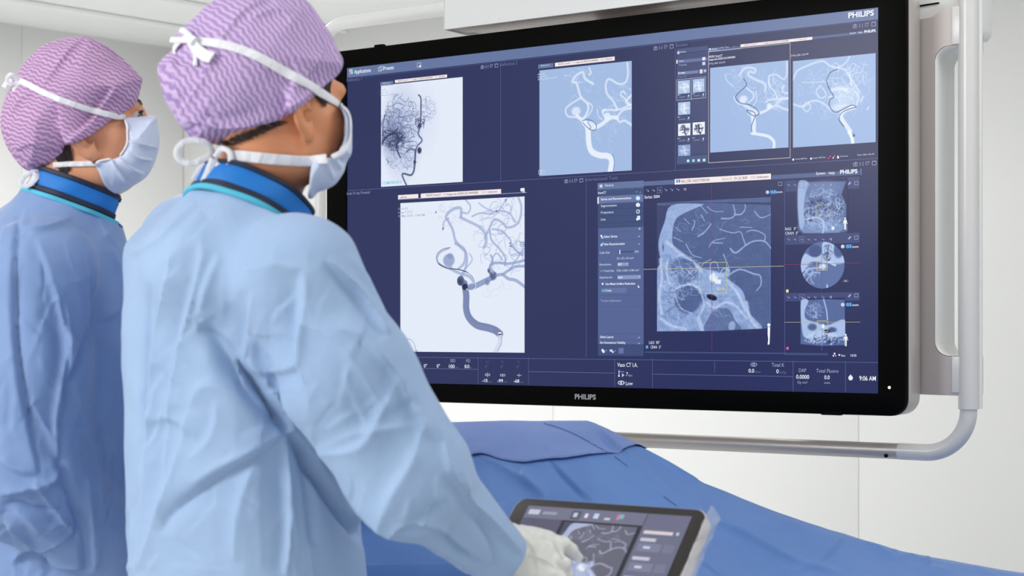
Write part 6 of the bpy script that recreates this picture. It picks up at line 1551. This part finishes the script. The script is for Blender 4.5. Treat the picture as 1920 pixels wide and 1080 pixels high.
# the scan on the tablet: the same picture as on the wall display, fitted into the centre pane
wd = ux1-ux0
class TRS(Raster):
    def __init__(s):
        s.s0, s.s1 = ux0+wd*.275, ux0+wd*.72; s.z1 = vz1-wd*.10; s.z0 = s.z1-(s.s1-s.s0)*1.14; s.mpp = .00075
        s.nx = int((s.s1-s.s0)/s.mpp); s.ny = int((s.z1-s.z0)/s.mpp); s.bg = np.array((92, 92, 114.)); s.A = np.tile(s.bg, (s.ny, s.nx, 1))
        s.X, s.Y = np.meshgrid(np.arange(s.nx)+.5, np.arange(s.ny)+.5)
    def px(s, pts, K): return np.array([((x-97)/641*s.nx, (y-190)/720*s.ny) for x, y in pts])
tr = TRS(); ct_common(tr, ID)
g = tr.A.mean(2, keepdims=True); tr.A = tr.A*.45+g*.55*np.array([.98, .98, 1.08]); tr.A = np.clip(tr.A*1.04, 0, 240)
o = tr.build('head_scan', 1, tsc, lambda s_, z_, off: tframe(s_, z_, .0036+off), mat='uit'); tag(o, 'grey skull scan picture')
# thin clear cover, ruffled along the right edge
m, nt, b = new_mat('clear_film'); b.inputs['Base Color'].default_value = (.93, .93, .95, 1); b.inputs['Roughness'].default_value = .12
b.inputs['Transmission Weight'].default_value = .75; b.inputs['IOR'].default_value = 1.05; b.inputs['Alpha'].default_value = .55; b.inputs['Specular IOR Level'].default_value = .8; M['film'] = m
V = []; F = []; n = 60; ks = 9
rr = np.random.RandomState(4)
for i in range(n+1):
    v = -.006+(TH_+.01)*i/n
    for k in range(ks):
        t = k/(ks-1); wv = .0016*math.sin(i*.55+k*1.3)+.0010*math.sin(i*1.31+k*2.1)
        V.append(tw(TW+.002+.008*math.sin(PI*t)*(.6+.4*math.sin(i*.23+1))+wv, v, .004-.034*t+wv*.6))
for i in range(n):
    for k in range(ks-1): F.append((i*ks+k, i*ks+k+1, (i+1)*ks+k+1, (i+1)*ks+k))
o = mk('clear_cover', V, F, M['film'], tab); tag(o, 'ruffled clear plastic cover')
md = o.modifiers.new('s', 'SOLIDIFY'); md.thickness = .0004
mb = MB(); V, F = tube([tw(TW/2, TH_*.55, -.022), tw(TW/2+.01, TH_*.7, -.09), tw(TW/2+.02, TH_*.75, -.09)-Z*.10], .014, 20); mb.add(V, F); mb.build('arm', M['tcase'], tab)

# ------------------------------------------------------------ gloved right hand on the display
def TP(px, py, off):
    d = np.array([(px-960)/F0, 1.0, (HY-py)/F0]); c0 = np.array([0, 0, CZ]); c = TO+TN*off
    return c0+d*((c-c0)@TN/(d@TN))
gp = [  # (a, b, r1, r2, k)
    (Wr1-cuff_n*.035, TP(1003, 1032, .050), .0335, .030, .012), (TP(1003, 1032, .050), TP(1030, 1022, .044), .027, .0155, .014),
    (TP(1003, 1050, .048), TP(1034, 1046, .040), .026, .0150, .014), (TP(1003, 1062, .046), TP(1030, 1072, .036), .024, .0145, .014), (TP(998, 1075, .045), TP(1022, 1096, .034), .022, .0135, .014),
    # index
    (TP(1030, 1019, .044), TP(1055, 1019, .040), .0125, .0105, .006), (TP(1055, 1019, .040), TP(1072, 1031, .026), .0105, .0092, .003), (TP(1072, 1031, .026), TP(1083, 1045, .0105), .0092, .0076, .003),
    # middle, ring, little: curled towards the palm
    (TP(1034, 1046, .040), TP(1056, 1058, .038), .0120, .0105, .005), (TP(1056, 1058, .038), TP(1062, 1078, .024), .0105, .0092, .003), (TP(1062, 1078, .024), TP(1052, 1092, .014), .0090, .0078, .003),
    (TP(1030, 1072, .036), TP(1050, 1088, .035), .0118, .0102, .005), (TP(1050, 1088, .035), TP(1054, 1108, .022), .0102, .0090, .003), (TP(1054, 1108, .022), TP(1044, 1118, .013), .0088, .0076, .003),
    (TP(1022, 1096, .034), TP(1036, 1114, .032), .0108, .0092, .005), (TP(1036, 1114, .032), TP(1038, 1130, .021), .0092, .0080, .003), (TP(1038, 1130, .021), TP(1030, 1138, .013), .0080, .0070, .003),
    # thumb, leaving the side of the palm near its base on the index side, below the hand
    (TP(1002, 1020, .036), TP(1030, 1030, .022), .0150, .0120, .008), (TP(1030, 1030, .022), TP(1050, 1044, .015), .0112, .0098, .003), (TP(1050, 1044, .015), TP(1062, 1052, .0105), .0096, .0080, .003)]
def glove_f(p, g=0.0):
    d = None
    for a, b, r1, r2, k in gp:
        e = s_cone(p, a, b, r1-g, r2-g); d = e if d is None else smin(d, e, k)
    return d
allp = np.array([q for g_ in gp for q in g_[:2]])
V, Q = sdf_mesh(glove_f, allp.min(0)-.05, allp.max(0)+.04, .0030, 2, 1)
V = V+vnormals(V, Q)*(rnoise(V, 120, 3, ridged=True)*.0006)[:, None]
V = sculpt(V, Q, [([(975, 1000), (1000, 1030), (1010, 1070)], 6, .002, 'f'), ([(1030, 1000), (1046, 1030), (1058, 1050)], 5, .002, 'f'), ([(1000, 1000), (1024, 1012), (1050, 1006)], 5, -.0015, 'g'), ([(990, 1040), (1020, 1050), (1050, 1070)], 7, .0015, 'f')])
gl = mk('glove', V, Q, M['glove'], p1); tag(gl, 'white latex glove on the right hand')

# ------------------------------------------------------------ draped table
dr = empty('draped_table', P(1100, 900, 2.75)*np.array([1, 1, 0]), 'operating table mound covered with blue surgical drape below the monitor', 'draped table')
YC = 2.78
xs_k = [(-400, 800), (600, 796), (760, 793), (838, 792), (930, 790), (1040, 787), (1100, 788), (1112, 792), (1135, 803), (1165, 818), (1195, 834), (1240, 858), (1320, 904), (1400, 935), (1480, 965), (1560, 993), (1600, 1006), (1660, 1024), (1720, 1042), (1830, 1062), (1920, 1077), (2100, 1100), (2600, 1130)]
def crest(xm):
    px = 960+xm/YC*F0; py = np.interp(px, [a for a, b in xs_k], [b for a, b in xs_k]); return CZ+(HY-py)/F0*YC
def prof(t):    # t = distance in front of the crest (m); returns fall
    t = np.asarray(t)
    return np.where(t < 0, 1.2*t*t+.02*(-t), np.where(t < .36, .62*t-.10*(1-np.exp(-t/.10))*.35, .62*.36-.035+(t-.36)*11))
def drape_pts(x0, x1, t0, t1, nx, nt, off=0.0):
    X, Tt = np.meshgrid(np.linspace(x0, x1, nx), np.linspace(t0, t1, nt))
    zc = crest(X); zb = .80
    zz = zc-prof(Tt)*np.clip((zc-.45)/.66, .35, 1.0)
    # body underneath: knee-like ridge running forward and right
    zz += .012*np.exp(-((X-.16-Tt*.55)/.05)**2)*np.clip(Tt/.1, 0, 1)*np.clip((.4-Tt)/.1, 0, 1)
    V = np.stack([X.ravel(), (YC-Tt).ravel(), zz.ravel()], 1)
    i = np.arange(nx*nt).reshape(nt, nx)
    Q = np.stack([i[:-1, :-1], i[1:, :-1], i[1:, 1:], i[:-1, 1:]], -1).reshape(-1, 4)
    V = V+vnormals(V, Q)*off
    return V, Q
M['drape'] = nw('blue_drape_cloth', (90, 128, 190), (98, 136, 198), .3, .55, 7)
M['fold'] = nw('periwinkle_drape_cloth', (106, 130, 188), (120, 144, 200), .2, .7, 9)
M['crease_shade'] = pbr('dark_blue_crease_shade', (44, 66, 120), .7)
kd = lambda *L: K1(3.097, 800, 760, L); ke = lambda *L: K1(3.097, 1300, 850, L)
V, Q = drape_pts(-.26, 1.45, -.42, .40, 520, 240)
V = V+vnormals(V, Q)*(rnoise(V, 14, 31, ridged=True)*.0016+rnoise(V, 5, 32)*.002)[:, None]
dfold = [(kd((715, 322), (770, 390), (840, 460), (910, 545)), 4.5, -.005, 's'), (kd((725, 320), (800, 400), (880, 480), (960, 550)), 7, .004, 'f'), (kd((560, 360), (560, 420), (620, 480), (690, 530)), 14, .004, 'f'), (kd((300, 290), (420, 350), (560, 430), (700, 530)), 20, .005, 'f'),
    (kd((1130, 270), (1200, 340), (1290, 410), (1370, 480), (1440, 520)), 4, -.005, 's'), (kd((1150, 265), (1240, 330), (1340, 410), (1450, 500)), 7, .005, 'f'), (kd((1000, 150), (1060, 210), (1130, 270)), 4, -.004, 's'), (kd((1220, 240), (1330, 310), (1450, 380), (1580, 440)), 10, .006, 'f'), (kd((1440, 510), (1560, 600), (1700, 690), (1900, 780)), 16, .006, 'f'),
    (ke((100, 370), (300, 480), (500, 590), (640, 650), (860, 710)), 16, .010, 'f'), (ke((875, 495), (830, 540), (780, 600), (730, 640)), 6, .006, 't'), (ke((540, 700), (600, 675), (665, 660)), 5, .004, 's'), (ke((660, 660), (740, 680), (850, 712)), 6, .005, 's'), (ke((1000, 530), (1080, 560), (1175, 608)), 8, .006, 'f'), (ke((1160, 565), (1185, 590), (1175, 610)), 5, .004, 's'),
    (ke((1365, 595), (1362, 640), (1340, 670)), 5, .004, 't'), (ke((1200, 600), (1300, 590), (1370, 600)), 9, .004, 'f'), (ke((1290, 670), (1400, 672), (1500, 690)), 7, .005, 's'), (ke((1630, 655), (1700, 690), (1760, 712)), 5, .003, 's'), (ke((0, 640), (60, 680), (120, 712)), 5, .004, 's'), (ke((20, 600), (120, 680), (200, 712)), 7, .004, 'f'),
    (kd((240, 320), (230, 420), (260, 520), (300, 590)), 22, -.006, 'g'), (kd((420, 560), (440, 620), (470, 690)), 7, .004, 's')]
V = sculpt(V, Q, dfold)
dm = mk('blue_drape', V, Q, M['drape'], dr); tag(dm, 'blue surgical drape with creases')
md = dm.modifiers.new('s', 'SOLIDIFY'); md.thickness = .0015; md.offset = -1
bd = bvh_of(V, Q)
# paler upper sheet, laid over the crest, with a curving lower edge
edge = kd((-600, 300), (0, 330), (150, 335), (222, 318), (255, 292), (310, 282), (350, 290), (420, 315), (500, 332), (570, 340), (640, 330), (700, 322), (800, 318), (900, 303), (1000, 287), (1060, 278), (1125, 272), (1170, 245), (1228, 236), (1275, 256), (1330, 262))
ex = [a for a, b in edge]; ey = [b for a, b in edge]
def sheet():
    nx, nt = 420, 70; V = np.zeros((nt, nx, 3)); xs_ = np.linspace(-.25, .226, nx)
    F_ = lambda zc, t, x: zc-prof(t)*np.clip((zc-.45)/.66, .35, 1.0)+.012*np.exp(-((x-.16-t*.55)/.05)**2)*np.clip(t/.1, 0, 1)*np.clip((.4-t)/.1, 0, 1)
    T_ = np.zeros(nx); Zc = crest(xs_)
    for i, x in enumerate(xs_):
        tt = np.linspace(-.02, .40, 420); z_ = F_(Zc[i], tt, x)
        yy = YC-tt; px = 960+x/yy*F0; py = HY-(z_-CZ)/yy*F0; df = py-np.interp(px, ex, ey); k = int(np.argmax(df > 0))
        T_[i] = .3 if not (df > 0).any() else (tt[k]-(tt[k]-tt[k-1])*df[k]/(df[k]-df[k-1]) if k > 0 else tt[0])
    T_ = np.maximum(T_, .004); Tp = np.pad(T_, 4, mode='edge'); T_ = np.convolve(Tp, np.ones(9)/9, 'valid')
    for i, x in enumerate(xs_):
        t = np.linspace(-.34, T_[i], nt); V[:, i] = np.stack([np.full(nt, x), YC-t, F_(Zc[i], t, x)], 1)
    V = V.reshape(-1, 3); i = np.arange(nx*nt).reshape(nt, nx)
    Q = np.stack([i[:-1, :-1], i[1:, :-1], i[1:, 1:], i[:-1, 1:]], -1).reshape(-1, 4)
    N = vnormals(V, Q); lift = np.full((nt, nx), .0036); lift[-6:] += np.linspace(0, 1, 6)[:, None]*(.002+.004*np.exp(-((xs_+.10)/.03)**2)[None])
    return V+N*lift.ravel()[:, None], Q
V, Q = sheet()
V = V+vnormals(V, Q)*(rnoise(V, 14, 31, ridged=True)*.0016+rnoise(V, 5, 32)*.002)[:, None]
V = sculpt(V, Q, [(kd((1000, 150), (1060, 210), (1130, 270)), 5, -.005, 's'), (kd((1010, 140), (1080, 205), (1150, 262)), 6, .005, 'f'), (kd((640, 100), (780, 140), (900, 190), (1050, 275)), 2.5, -.002, 's'), (kd((690, 240), (710, 300)), 4, -.003, 's')])
fo = mk('upper_sheet', V, Q, M['fold'], dr); tag(fo, 'paler periwinkle sheet folded over the top')
md = fo.modifiers.new('s', 'SOLIDIFY'); md.thickness = .0012; md.offset = -1
bf = bvh_of(V, Q)
# dark ribbons drawn as the shade of fine drape creases
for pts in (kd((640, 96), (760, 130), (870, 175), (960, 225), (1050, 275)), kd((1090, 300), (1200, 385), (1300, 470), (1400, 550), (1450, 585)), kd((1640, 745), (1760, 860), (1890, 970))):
    ribbon(pts, [bf, bd], .8, 2.6, 'crease_shade', dr, off=.0010, th=.0004, nseg=26, sm=0, mat=M['crease_shade'])
# table beneath
mb = MB(); mb.box((.60, 2.80, .70), (.80, 0, 0), (0, .22, 0), (0, 0, .03), .01); mb.build('table_top', M['tcase'], dr)
mb = MB(); mb.box((.45, 2.80, .36), (.16, 0, 0), (0, .12, 0), (0, 0, .36), .03); mb.build('pedestal', M['white'], dr)
mb = MB(); mb.box((.45, 2.80, .03), (.45, 0, 0), (0, .22, 0), (0, 0, .03), .02); mb.build('foot', M['white'], dr)
